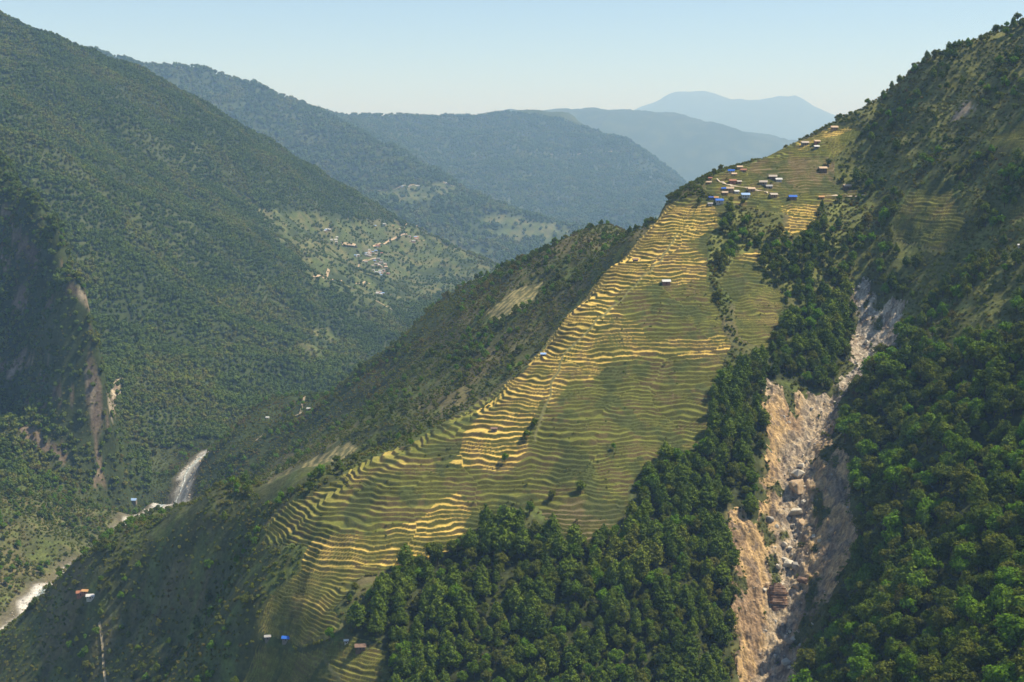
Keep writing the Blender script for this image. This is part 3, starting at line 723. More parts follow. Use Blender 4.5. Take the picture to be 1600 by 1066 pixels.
def plant():
    TREES = {'pine': [], 'broad': []}      # x,y,z,height,region
    # pines
    x, y, r = jgrid(-.16, .31, 960, 1500, 8.2, 1)
    z, u, v, k = prep(x, y, 18)
    uu, vv = warp(x, y, u, v, 10, 30)
    k &= anyp(uu, vv, F_PINE) & (r.uniform(size=len(x)) < 0.86)
    h = r.uniform(11, 25, len(x)) * (1 + .3 * perlin(x / 50, y / 50, 200))
    spl = r.uniform(size=len(x)) + .5 * perlin(x / 45, y / 45, 201) + .18
    for i in np.nonzero(k)[0]: TREES['pine' if spl[i] < .72 else 'broad'].append((x[i], y[i], z[i], h[i] * (1 if spl[i] < .72 else .72), 0))
    # broadleaf wood right of the landslide
    x, y, r = jgrid(.14, .44, 660, 1420, 9.6, 2)
    z, u, v, k = prep(x, y, 16)
    uu, vv = warp(x, y, u, v, 10, 30)
    k &= anyp(uu, vv, F_RIGHT) & (r.uniform(size=len(x)) < 0.80 + .35 * perlin(x / 60, y / 60, 210))
    h = r.uniform(8, 24, len(x)) * (1 + .3 * perlin(x / 40, y / 40, 202))
    spl = r.uniform(size=len(x))
    for i in np.nonzero(k)[0]: TREES['broad' if spl[i] < .84 else 'pine'].append((x[i], y[i], z[i], h[i], 1))
    # woods among the upper terraces and below the village
    x, y, r = jgrid(.12, .44, 1180, 1760, 8.5, 3)
    z, u, v, k = prep(x, y, 12)
    uu, vv = warp(x, y, u, v, 10, 30)
    dens = 0.30 + 1.1 * perlin(x / 70, y / 70, 203)
    k &= anyp(uu, vv, F_MIX) & (r.uniform(size=len(x)) < dens) & ~near_house(x, y, 3)
    h = r.uniform(8, 18, len(x)); spl = r.uniform(size=len(x))
    for i in np.nonzero(k)[0]: TREES['broad' if spl[i] < .7 else 'pine'].append((x[i], y[i], z[i], h[i], 2))
    # open upper hill, and everywhere else on the near hills: thin trees
    x, y, r = jgrid(.20, .46, 1250, 1900, 9.5, 4)
    z, u, v, k = prep(x, y, 10)
    k &= ~anyp(u, v, F_MIX + F_RIGHT + F_PINE) & (r.uniform(size=len(x)) < .26 + .9 * perlin(x / 55, y / 55, 204)) & ~near_house(x, y, 3) & ~anyp(u, v, SCAR)
    h = r.uniform(6, 14, len(x)); spl = r.uniform(size=len(x))
    for i in np.nonzero(k)[0]: TREES['broad' if spl[i] < .75 else 'pine'].append((x[i], y[i], z[i], h[i], 3))
    # flank beyond the crest
    x, y, r = jgrid(-.45, .12, 1020, 2500, 11, 5)
    z, u, v, k = prep(x, y, 9)
    k &= ~anyp(u, v, F_PINE + T_FAR) & (r.uniform(size=len(x)) < .30 + 1.0 * perlin(x / 80, y / 80, 205)) & (x / y < .14 ) & ~near_house(x, y, 4)
    bank = (u < 260) & (y > 1650)
    h = r.uniform(6, 12, len(x)); spl = r.uniform(size=len(x))
    for i in np.nonzero(k)[0]: TREES['broad' if spl[i] < .9 else 'pine'].append((x[i], y[i], z[i], h[i], 4 if not bank[i] else 5))
    return TREES
def scrub_pts():
    out = []
    for (a0, a1, y0, y1, sp, seed, lo, hi, p) in [(-.45, .16, 1010, 2520, 4.6, 11, 2.0, 5.2, .78), (.12, .46, 640, 1900, 4.4, 12, 2.0, 5.4, .86)]:
        x, y, r = jgrid(a0, a1, y0, y1, sp, seed)
        z, u, v, k = prep(x, y, 4)
        dens = p + .75 * perlin(x / 48, y / 48, 220) + .3 * perlin(x / 15, y / 15, 221)
        k &= (r.uniform(size=len(x)) < dens) & ~anyp(u, v, T_FAR + SCAR) & ~near_house(x, y, 2)
        s_ = r.uniform(lo, hi, len(x))
        out.append(np.c_[x, y, z, s_][k])
    # weeds and bushes on neglected banks of the terraces
    x, y, r = jgrid(-.21, .41, 985, 1760, 5.5, 13)
    z = height(x, y); u, v = proj(x, y, z)
    uu, vv = warp(x, y, u, v, 16, 40)
    k = terr_mask(x, y, u, v) & visible(x, y, z, 3)
    dens = .02 + .60 * perlin(x / 42, y / 42, 222) + .25 * perlin(x / 14, y / 14, 223) + .10 * anyp(uu, vv, GREENF) - .10 * anyp(uu, vv, GOLD)
    k &= (r.uniform(size=len(x)) < dens) & ~near_house(x, y, 3)
    zz = terr_z(x, y)
    out.append(np.c_[x, y, zz, r.uniform(1.0, 2.8, len(x))][k])
    # green tufts in the landslide
    x, y, r = jgrid(.15, .30, 960, 1520, 3.5, 14)
    z = height(x, y); u, v = proj(x, y, z)
    edge = ~(slide_mask(x - 5, y, u - 9, v) & slide_mask(x + 5, y, u + 9, v))
    k = slide_mask(x, y, u, v) & ((fbm(x, y / 1.8, 24, 3, .6, 163) > .40) | (edge & (r.uniform(size=len(x)) < .45)))
    out.append(np.c_[x, y, slide_h(x, y), r.uniform(1.5, 3.5, len(x))][k])
    return np.concatenate(out)
def far_pts():
    res = []
    for (a0, a1, y0, y1, sp, seed, lo, hi) in [(-.47, .02, 1850, 2700, 7.2, 21, 7, 13), (-.47, .10, 2700, 5700, 9.8, 22, 9, 17), (-.45, .18, 5700, 14500, 25, 23, 20, 38)]:
        x, y, r = jgrid(a0, a1, y0, y1, sp, seed)
        z = height(x, y)
        k = visible(x, y, z, 12, .001); x, y, z = x[k], y[k], z[k]
        u, v = proj(x, y, z)
        k = (u > -100) & (u < 1300)
        lm = (x / y < -.10 - .0) | (y > 2650)
        # the flank of the spur keeps its own plants
        flank = (y < 2520) & ~((u < 235) | ((u < 300) & (v < 700)))
        n1 = fbm(x, y, 120, 4, 0.6, 101); n2 = fbm(x, y, 30, 3, 0.6, 102)
        fl = anyp(u + 14 * n1, v + 7 * n2, FIELDL) & (y > 3000)
        uu, vv = warp(x, y, u, v, 13, 34)
        rock = (anyp(uu, vv, ROCKL) & (y < 2215)) | (inpoly(u, v, ROCKL[1]) & (y < 2900))
        rock |= (u < 175) & (v > 300) & (v < 740) & (y > 1990) & (y < 2500) & (ridged(x + z, y + .5 * z, 70, 3, 145) < -.22) & (r.uniform(size=len(x)) < .75)
        open_ = (u < 235) & (v > 765)
        p = np.where(fl, .34 + .5 * perlin(x / 45, y / 45, 233), 1.30 + .55 * perlin(x / 130, y / 130, 230)); p = np.where(rock, .06, p); p = np.where(open_, .5, p)
        k &= ~flank & (r.uniform(size=len(x)) < p) & (polydist(x, y, RIVER) > 34) & ~near_house(x, y, 5)
        s_ = r.uniform(lo, hi, len(x)) * np.where(open_, .6, 1) * np.where(fl, .7, 1) * (1 + .45 * perlin(x / 90, y / 90, 231))
        if y0 > 5600: k &= r.uniform(size=len(x)) < .8
        res.append(np.c_[x, y, z - .06 * s_, s_][k])
    return np.concatenate(res)
# ---------------------------------------------------------------- houses
HM = {}
def hmat(name, col, rough=.85, vary=.2):
    if name not in HM: HM[name] = flat_mat(name, col, rough, vary, 0.8)
    return HM[name]
WALLS = {'mud': (.30, .20, .11), 'white': (.46, .43, .38), 'stone': (.20, .18, .15), 'brown': (.15, .10, .065), 'red': (.30, .14, .09), 'pink': (.40, .25, .20)}
ROOFS = {'slate': (.42, .36, .30), 'tan': (.52, .38, .25), 'grey': (.33, .32, .31), 'blue': (.030, .13, .52), 'darkblue': (.02, .06, .28), 'white': (.58, .57, .55), 'rust': (.34, .15, .09), 'orange': (.55, .30, .13), 'bluewhite': (.30, .45, .72), 'brown': (.22, .14, .10)}
def box_part(name, lo, hi, mat, parent):
    me = bpy.data.meshes.new(name)
    v = [(x, y, z) for x in (lo[0], hi[0]) for y in (lo[1], hi[1]) for z in (lo[2], hi[2])]
    me.from_pydata(v, [], [(0,1,3,2),(4,6,7,5),(0,4,5,1),(2,3,7,6),(0,2,6,4),(1,5,7,3)]); me.materials.append(mat); me.update()
    o = bpy.data.objects.new(name, me); COL.objects.link(o); o.parent = parent; return o
def house_at(x, y, z, wd, wall, roof, label, rz=0.0, dp=None, ht=None, group=None, parts=True, name='house', cat='house'):
    dp = dp or wd * .58; ht = ht or min(4.2, max(2.2, wd * .34)); rise = dp * .34
    e = bpy.data.objects.new(name, None); COL.objects.link(e)
    e.location = (x, y, z); e.rotation_euler = (0, 0, rz); e['label'] = label; e['category'] = cat
    if group: e['group'] = group
    W, D = wd / 2, dp / 2
    wm = hmat('wall_' + wall, WALLS[wall]); rm = hmat('roof_' + roof, ROOFS[roof], .6, .15)
    # walls with gables
    me = bpy.data.meshes.new('wall')
    v = [(-W,-D,-3.5),(W,-D,-3.5),(W,D,-3.5),(-W,D,-3.5),(-W,-D,ht),(W,-D,ht),(W,D,ht),(-W,D,ht),(-W,0,ht+rise),(W,0,ht+rise)]
    me.from_pydata(v, [], [(0,1,5,4),(1,2,6,9,5),(2,3,7,6),(3,0,4,8,7)]); me.materials.append(wm); me.update()
    o = bpy.data.objects.new('wall', me); COL.objects.link(o); o.parent = e
    # roof: two slabs with eaves
    me = bpy.data.meshes.new('roof'); ov = .75; th = .28; k = rise / D; O = W + ov
    y1 = D + ov; z0 = ht + rise + .12; z1 = ht - ov * k + .12
    v = [(-O,0,z0),(O,0,z0),(O,-y1,z1),(-O,-y1,z1),(O,y1,z1),(-O,y1,z1)]
    v += [(a, b, c + th) for a, b, c in v]
    me.from_pydata(v, [], [(0,3,2,1),(1,4,5,0),(6,7,8,9),(7,6,11,10),(3,9,8,2),(4,10,11,5),(0,6,9,3),(2,8,7,1),(1,7,10,4),(5,11,6,0)]); me.materials.append(rm); me.update()
    o = bpy.data.objects.new('roof', me); COL.objects.link(o); o.parent = e
    if parts:
        dm = hmat('dark_wood', (.07, .045, .03)); nm = hmat('window_shutter', (.05, .06, .07))
        box_part('door', (-.55, -D - .06, 0), (.55, -D + .02, 1.9), dm, e)
        for sx in (-.62, .62):
            box_part('window', (sx * W - .5, -D - .06, .9), (sx * W + .5, -D + .02, 1.9), nm, e)
        if ht > 3.8:
            for sx in (-.62, 0, .62): box_part('window', (sx * W - .45, -D - .06, 2.9), (sx * W + .45, -D + .02, 3.8), nm, e)
    HOUSE_XY.append((x, y, wd * .55))
    return e
# (column, row of its foot, width in photo pixels, wall, roof, label)
HL = [
 (1304,204,12,'mud','tan','highest house of the ridge village with long tan roof'),
 (1258,228,13,'stone','slate','grey stone house with slate roof left of the orange walled pair'),
 (1277,226,10,'red','tan','upper one of two stacked houses with orange walls and tan roof below the hilltop'),
 (1276,234,9,'stone','white','small pale roofed house directly below the orange walled house'),
 (1286,269,14,'brown','tan','long low tan roofed shed alone among the brown village terraces'),
 (1324,295,14,'brown','tan','brown walled house with tan roof at the right end of the village terraces'),
 (1284,312,9,'orange' if False else 'mud','orange','small orange roofed hut beside the wood below the village'),
 (1239,314,14,'brown','blue','bright blue roofed house with brown walls furthest right in the village'),
 (1209,310,13,'mud','slate','tan house with slate roof between the two bright blue roofs'),
 (1165,311,15,'white','bluewhite','house with blue and white metal roof in the middle of the village'),
 (1174,301,13,'mud','tan','tan roofed house just above the blue and white roof'),
 (1193,290,14,'stone','slate','long slate roofed house with grey walls at the foot of the brown terraces'),
 (1202,295,11,'stone','grey','grey roofed outbuilding right below the long slate roofed house'),
 (1208,281,14,'brown','slate','dark walled house with tan slate roof beside a white roofed shed'),
 (1217,285,11,'white','white','white metal roofed shed beside the dark walled house'),
 (1145,288,12,'red','rust','red brown house with rusty roof on the left side of the village'),
 (1141,300,13,'mud','tan','tan house in the row behind the leftmost blue roofs'),
 (1131,299,7,'stone','blue','tiny blue roofed hut left of the row of tan houses'),
 (1133,306,10,'mud','tan','low tan hut below the tiny blue roofed hut'),
 (1151,304,8,'white','white','small white shed right of the low tan hut'),
 (1111,313,8,'stone','darkblue','dark blue roofed shed at the left edge of the village'),
 (1119,313,8,'mud','orange','small yellowish roofed hut between two blue roofed houses'),
 (1124,320,14,'white','blue','bright blue roofed house with white walls at the lower left of the village'),
 (1110,322,8,'white','grey','small pale shed at the foot of the village, left of the bright blue roof'),
 (1156,264,10,'mud','tan','tan roofed house on the skyline ridge above the village'),
 (1162,269,10,'brown','rust','brown house just below the tan roofed house on the skyline'),
 (1143,270,11,'white','blue','blue roofed house on the skyline ridge'),
 (1147,275,9,'mud','tan','low tan house under the blue roofed house on the skyline'),
 (1110,282,6,'pink','rust','tiny pink house at the left end of the ridge among trees'),
 (1108,288,8,'mud','tan','small tan house below the tiny pink house on the ridge'),
 (1155,288,8,'mud','slate','small slate roofed hut right of the red brown house'),
 (1041,446,15,'red','white','lone red walled house with pale roof in the middle of the high terraces'),
 (849,557,9,'stone','bluewhite','small blue and white roofed hut at the crest edge of the terraces'),
 (993,409,9,'brown','brown','small brown hut near the top left edge of the golden terraces'),
 (772,675,11,'stone','brown','small dark hut on the golden terraces above the lone dark trees'),
 (563,1019,20,'brown','brown','brown house with a red brown roof on the lowest terraces'),
 (447,1004,15,'stone','blue','hut with a bright blue roof on the dark lowest terraces'),
 (418,1004,11,'stone','grey','grey shed left of the blue roofed hut on the lowest terraces'),
 (541,1006,7,'white','white','tiny white shed just above the brown house on the lowest terraces'),
 (126,938,16,'red','rust','red house with rusty roof beside the river at lower left'),
 (141,942,15,'white','white','white roofed house right of the red house beside the river'),
 (133,932,12,'red','orange','small orange roofed house behind the pair beside the river'),
 (207,788,15,'stone','bluewhite','grey blue roofed house on the flat by the river bend'),
 (482,641,6,'white','white','tiny white house on the slope beyond the terrace crest'),
 (418,656,6,'white','white','tiny white house near the valley floor left of the slope'),
 (1594,387,7,'white','white','tiny white hut in the trees at the right edge of the photo'),
]
hrng = random.Random(5)
for (u, v, wpx, wl, rf, lab) in HL:
    x, y, z = ground_at(u, v, 640)
    if y < 1765: z = float(terr_z(np.array([x]), np.array([y]))[0])
    wd = wpx * y / F * .80
    z = max(z, float(height(np.array([x]), np.array([y + wd * .25]))[0]) - .6)
    big = wpx >= 9
    house_at(x, y + wd * .2, z, wd, wl, rf, lab, rz=hrng.uniform(-.22, .22), parts=True, name='house' if wpx > 8 else 'hut', cat='house' if wpx > 8 else 'hut')
# the village on the spur far down the valley
cl = [(578,397,15,5,26,'houses in the upper cluster of the far valley village','tiny pale house in the upper cluster of the far valley village'),
      (594,414,12,5,24,'houses in the middle cluster of the far valley village','tiny pale house in the middle cluster of the far valley village'),
      (594,429,11,4,20,'houses in the lower cluster of the far valley village','tiny pale house in the lower cluster of the far valley village'),
      (596,459,6,3,8,'houses at the lowest end of the far valley village','tiny grey house at the lowest end of the far valley village'),
      (590,385,5,2,6,'houses at the road junction above the far village','tiny house at the road junction above the far village'),
      (508,362,5,4,7,'houses scattered on the fields left of the far village','tiny white house on the fields left of the far village'),
      (520,378,6,3,5,'houses scattered on the fields left of the far village','tiny white house on the fields left of the far village'),
      (650,374,10,4,9,'houses along the road right of the far village','tiny white house beside the road right of the far village'),
      (605,354,12,2,6,'houses near the spur crest above the far village','tiny white house near the spur crest above the far village'),
      (640,292,10,2,7,'houses by the road on the hazy middle range','tiny pale house by the road on the hazy middle range'),
      (693,286,8,2,6,'houses by the road bend on the hazy middle range','tiny pale house by the road bend on the hazy middle range')]
grng = np.random.default_rng(77)
for (cu, cv, su, sv_, n_, grp, lab) in cl:
    for q in range(int(n_ * .7 + .5)):
        u = cu + grng.normal() * su * .7; v = cv + grng.normal() * sv_ * .7
        x, y, z = ground_at(u, v, 2900)
        wd = grng.uniform(7, 12) * (1.25 if y > 5200 else 1)
        wc = str(grng.choice(['white', 'mud', 'stone', 'pink'])); rc = str(grng.choice(['white', 'bluewhite', 'slate', 'tan', 'grey', 'rust'], p=[.28, .16, .2, .14, .14, .08]))
        house_at(x, y, z, wd, wc, rc, lab.replace('tiny pale', 'tiny').replace('tiny white', 'tiny').replace('tiny grey', 'tiny').replace('tiny house', 'tiny ' + {'white': 'white', 'bluewhite': 'pale blue', 'slate': 'light brown', 'tan': 'tan', 'grey': 'grey', 'rust': 'rusty'}[rc] + ' roofed house'), rz=grng.uniform(-.6, .6), group=grp, parts=False)

# ---------------------------------------------------------------- roads, paths, river
def resample(pts, step):
    P = np.array(pts, float); d = np.r_[0, np.cumsum(np.hypot(*np.diff(P, axis=0).T))]
    n_ = max(2, int(d[-1] / step)); t = np.linspace(0, d[-1], n_)
    return np.c_[np.interp(t, d, P[:, 0]), np.interp(t, d, P[:, 1])]
def smooth(P, k=3):
    for _ in range(k):
        P[1:-1] = (P[:-2] + 2 * P[1:-1] + P[2:]) / 4
    return P
def ribbon(name, pts, width, mat, lift, step=8, nw=4, label=None, zf=None, wob=0.25, seed=0):
    P = smooth(resample(pts, step), 6)
    T = np.gradient(P, axis=0); T /= np.linalg.norm(T, axis=1)[:, None]; Nn = np.c_[-T[:, 1], T[:, 0]]
    ws = width * (1 + wob * np.array([perlin(np.array([i * .35]), np.array([seed + .5]), 31)[0] for i in range(len(P))]))
    s_ = np.linspace(-.5, .5, nw + 1)
    X = P[:, None, 0] + Nn[:, None, 0] * s_[None] * ws[:, None]; Y = P[:, None, 1] + Nn[:, None, 1] * s_[None] * ws[:, None]
    Z = (zf or height)(X, Y) + lift
    if zf is None: Z = np.maximum(Z, Z.mean(1, keepdims=True))
    o = mesh_from_grid(name, X, Y, Z, mat)
    o['kind'] = 'structure'
    if label: o['label'] = label
    return o
M_DIRT = flat_mat('dirt_road', (.42, .32, .21), .95, .25, .05)
M_PATH = flat_mat('footpath_earth', (.30, .25, .16), .95, .3, .2)
M_STONEPATH = flat_mat('paved_path', (.50, .42, .32), .95, .25, .3)
for i, (pts, w_) in enumerate([([(583,386),(595,382),(606,379),(622,372),(637,367)], 15), ([(624,358),(636,354),(651,350)], 12), ([(543,414),(561,413),(576,407),(588,404)], 10),
        ([(490,435),(502,433),(511,430),(514,422)], 13), ([(535,385),(546,384),(558,387)], 26), ([(556,445),(567,444),(578,444)], 9), ([(505,436),(520,436),(535,441)], 7), ([(640,379),(655,378),(664,376)], 7),
        ([(567,301),(584,300),(600,298),(622,294),(642,291),(668,289),(691,286),(709,292)], 16), ([(860,243),(890,242),(916,240),(945,238),(976,236)], 14), ([(585,470),(600,478),(620,490),(645,497)], 8)]):
    ribbon('road', [ground_at(u, v, 2900)[:2] for u, v in pts], w_ * .62, M_DIRT, .8, 10, 4, 'pale dirt road on the far valley side', seed=i)
for i, (pts, w_, m_) in enumerate([([(155,975),(163,1000),(160,1030),(166,1075)], 2.2, M_PATH), ([(400,690),(430,668),(470,650),(500,612),(520,575)], 4, M_PATH), ([(1290,306),(1310,306),(1335,306),(1352,306)], 2.6, M_STONEPATH), ([(1120,281),(1126,288),(1134,292),(1160,292),(1180,298),(1200,302)], 2.2, M_STONEPATH)]):
    ribbon('path', [ground_at(u, v, 900)[:2] for u, v in pts], w_, m_, .9, 5, 3, 'narrow earth path across the slope', seed=20 + i, zf=(terr_z if m_ is M_STONEPATH else None))
# river: shallow white water over pale stones
m, t, p = new_mat('river_water')
g_ = N(t, 'ShaderNodeNewGeometry'); n1 = N(t, 'ShaderNodeTexNoise'); n1.inputs['Scale'].default_value = .22; n1.inputs['Detail'].default_value = 7; n1.inputs['Roughness'].default_value = .65
t.links.new(g_.outputs['Position'], n1.inputs['Vector'])
cr = N(t, 'ShaderNodeValToRGB'); cr.color_ramp.elements[0].position = .44; cr.color_ramp.elements[0].color = (.13, .17, .15, 1); cr.color_ramp.elements[1].position = .62; cr.color_ramp.elements[1].color = (.78, .80, .78, 1)
t.links.new(n1.outputs['Fac'], cr.inputs[0]); t.links.new(cr.outputs[0], p.inputs['Base Color']); p.inputs['Roughness'].default_value = .35
b = N(t, 'ShaderNodeBump'); b.inputs['Distance'].default_value = .6; t.links.new(n1.outputs['Fac'], b.inputs['Height']); t.links.new(b.outputs[0], p.inputs['Normal'])
M_RIVER = m
def river_z(X, Y):
    z = height(X, Y); return np.repeat(z.min(1, keepdims=True), X.shape[1], 1) + .9
ribbon('river', RIVER[:14], 17, M_RIVER, .5, 9, 8, 'white mountain river in a pale stony bed', zf=river_z, wob=.5, seed=3)

# ---------------------------------------------------------------- boulders of the landslide
import bmesh
def rock_mesh(name, seed, sx=1, sy=1, sz=1, npts=22, mat=None):
    r = np.random.default_rng(seed)
    bm = bmesh.new()
    for _ in range(npts):
        d = r.uniform(-1, 1, 3); d /= max(np.abs(d).max() * .55 + np.linalg.norm(d) * .45, .2)
        bm.verts.new((d[0] * sx * .5, d[1] * sy * .5, d[2] * sz * .5))
    res = bmesh.ops.convex_hull(bm, input=bm.verts)
    bmesh.ops.delete(bm, geom=[g for g in res['geom_interior'] if isinstance(g, bmesh.types.BMVert)], context='VERTS')
    es = [e for e in bm.edges if len(e.link_faces) == 2 and e.calc_face_angle(0) > .35]
    bmesh.ops.bevel(bm, geom=es, offset=.022 * (sx + sy + sz) / 3, segments=1, affect='EDGES', profile=.5)
    me = bpy.data.meshes.new(name); bm.to_mesh(me); bm.free()
    if mat: me.materials.append(mat)
    return me
def rock_mat(name, a, b_, sc_):
    m, t, p = new_mat(name)
    tc = N(t, 'ShaderNodeTexCoord'); n1 = N(t, 'ShaderNodeTexNoise'); n1.inputs['Scale'].default_value = sc_; n1.inputs['Detail'].default_value = 8
    t.links.new(tc.outputs['Object'], n1.inputs['Vector'])
    cr = N(t, 'ShaderNodeValToRGB'); cr.color_ramp.elements[0].position = .35; cr.color_ramp.elements[0].color = (*a, 1); cr.color_ramp.elements[1].position = .65; cr.color_ramp.elements[1].color = (*b_, 1)
    t.links.new(n1.outputs['Fac'], cr.inputs[0]); t.links.new(cr.outputs[0], p.inputs['Base Color'])
    bp_ = N(t, 'ShaderNodeBump'); bp_.inputs['Distance'].default_value = .5; t.links.new(n1.outputs['Fac'], bp_.inputs['Height']); t.links.new(bp_.outputs[0], p.inputs['Normal'])
    p.inputs['Roughness'].default_value = .9
    return m
RM = {'pale': rock_mat('pale_rock', (.46, .41, .32), (.60, .55, .46), .35), 'orange': rock_mat('orange_rock', (.36, .23, .12), (.52, .40, .26), .3), 'grey': rock_mat('grey_rock', (.27, .25, .22), (.42, .39, .34), .4), 'brown': rock_mat('brown_rock', (.13, .075, .05), (.25, .16, .11), .3)}
BL = [(1246,747,18,'pale','flat pale boulder resting on the large orange boulder in the landslide'),
 (1244,768,25,'orange','large orange tan boulder with a dark shadow in the landslide gully'),
 (1256,761,6,'pale','small pale stone at the right of the large orange boulder'),
 (1242,808,18,'pale','wide pale boulder below the large orange boulder'),
 (1240,821,8,'grey','grey stone tucked below the wide pale boulder'),
 (1252,824,11,'orange','orange stone beside the tuft below the wide pale boulder'),
 (1265,828,8,'orange','orange block against the dark green tuft in the landslide'),
 (1203,814,10,'grey','grey boulder on the yellow left wall of the landslide'),
 (1226,852,8,'pale','left one of two pale stones halfway down the landslide'),
 (1234,856,7,'pale','right one of two pale stones halfway down the landslide'),
 (1226,874,10,'pale','upper block of the pale broken boulder in the landslide'),
 (1232,882,14,'pale','lower block of the pale broken boulder in the landslide'),
 (1243,888,12,'grey','grey boulder right of the pale broken boulder'),
 (1255,786,7,'pale','small pale stone at the right edge of the gully below the large orange boulder'),
 (1252,729,10,'pale','pale boulder at the top of the gravel chute'),
 (1216,890,8,'pale','pale stone above the great brown boulder'),
 (1272,836,7,'pale','pale stone lying on the right wall of the landslide'),
 (1253,912,16,'brown','brown boulder right of the great layered boulder'),
 (1243,924,10,'orange','bright tan stone between the two brown boulders'),
 (1198,920,7,'orange','upper tan stone at the left of the great brown boulder'),
 (1194,930,7,'pale','lower tan stone at the left of the great brown boulder'),
 (1230,1007,13,'orange','tan square boulder low in the landslide'),
 (1239,996,8,'pale','slender pale boulder above the tan square boulder'),
 (1228,993,7,'pale','small pale boulder above left of the tan square boulder'),
 (1227,1044,13,'pale','flat white boulder near the bottom of the landslide'),
 (1234,1049,7,'pale','small white stone beside the flat white boulder near the bottom'),
 (1342,449,5,'pale','small pale stone high in the upper scar'),
 (1352,537,8,'pale','largest pale boulder in the upper scar'),
 (1346,575,6,'pale','pale stone at the foot of the upper scar')]
for i, (u, v, wpx, kind, lab) in enumerate(BL):
    x, y, z = ground_at(u, v, 800)
    z = float(slide_h(np.array([x]), np.array([y]))[0])
    s_ = wpx * y / F * 1.3
    r = np.random.default_rng(i)
    o = bpy.data.objects.new('boulder', rock_mesh('boulder', 500 + i, s_, s_ * r.uniform(.75, 1.0), s_ * r.uniform(.62, .85), 14, RM[kind])); COL.objects.link(o)
    o.location = (x, y, z + s_ * .22); o.rotation_euler = (r.uniform(-.3, .3), r.uniform(-.3, .3), r.uniform(0, 6.28))
    o['label'] = lab; o['category'] = 'boulder'; o['group'] = 'boulders in the landslide'
# the great layered boulder: one block whose beds stand out as ledges
x, y, z = ground_at(1217, 953, 800); z = float(slide_h(np.array([x]), np.array([y]))[0])
r = np.random.default_rng(9); co_ = []; fs_ = []; nseg = 11; prof = r.uniform(.82, 1.12, nseg); zz = -4.0; lev = 0
for q in range(13):
    th = r.uniform(1.4, 3.4); wd = np.interp(q, [0, 2, 5, 9, 11, 12], [7.6, 8.8, 9.2, 8.0, 6.0, 3.4]) * r.uniform(.90, 1.07)
    sh = r.normal(0, .35, 2)
    for zq, kq in ((zz, .97), (zz + th * .82, 1.0), (zz + th, .94)):
        for a_ in range(nseg):
            t_ = 6.283 * a_ / nseg; k_q = prof[a_] * kq * wd * r.uniform(.95, 1.05)
            co_.append((k_q * math.cos(t_) + sh[0], k_q * .8 * math.sin(t_) + sh[1] + zz * .05, zq + r.normal(0, .12)))
        lev += 1
    zz += th
for l_ in range(lev - 1):
    for a_ in range(nseg): fs_.append((l_ * nseg + a_, l_ * nseg + (a_ + 1) % nseg, (l_ + 1) * nseg + (a_ + 1) % nseg, (l_ + 1) * nseg + a_))
fs_.append(tuple((lev - 1) * nseg + a_ for a_ in range(nseg)))
gb = bpy.data.objects.new('boulder', raw_mesh('boulder', co_, fs_, [RM['brown']])); COL.objects.link(gb); gb.location = (x, y + 5, z - 2); gb.rotation_euler = (R(-20), R(6), .15)
gb['label'] = 'great layered brown boulder jammed in the lower landslide gully'; gb['category'] = 'boulder'; gb['group'] = 'boulders in the landslide'
# loose stones
C_ROCK = src([rock_mesh('stone', 800 + i, 1, .85, .65, 14, RM[k]) for i, k in enumerate(['pale', 'grey', 'pale', 'orange', 'grey'])], 'stone_shape')
x, y, r = jgrid(.15, .30, 960, 1520, 2.2, 31)
z = height(x, y); u, v = proj(x, y, z)
dg_ = polydist(x, y, GULLY)
k = slide_mask(x, y, u, v) & (r.uniform(size=len(x)) < .05 + .40 * np.exp(-(dg_ / 13) ** 2) + .22 * (v < 600))
x, y = x[k], y[k]; zs = slide_h(x, y)
S1 = .5 + r.pareto(1.8, len(x)) * .5; S1 = np.minimum(S1, 4.0)
P1 = np.c_[x, y, zs + .1 * S1]
x, y, r = jgrid(-.47, -.2, 1450, 2480, 3.6, 32)
dr = polydist(x, y, RIVER); k = (dr < 22) & (r.uniform(size=len(x)) < .42 * (.3 + sstep(5, 12, dr)))
x, y = x[k], y[k]; z = height(x, y)
S2 = .8 + r.pareto(2.5, len(x)) * .9; S2 = np.minimum(S2, 4.5)
scatter('landslide_stones', P1, S1, C_ROCK, 5, 'loose pale stones and rubble strewn down the landslide gully', 1, 1.0)
scatter('river_stones', np.c_[x, y, z + .6], S2, C_ROCK, 5, 'pale stones lining the mountain river bed', 2, 1.0)

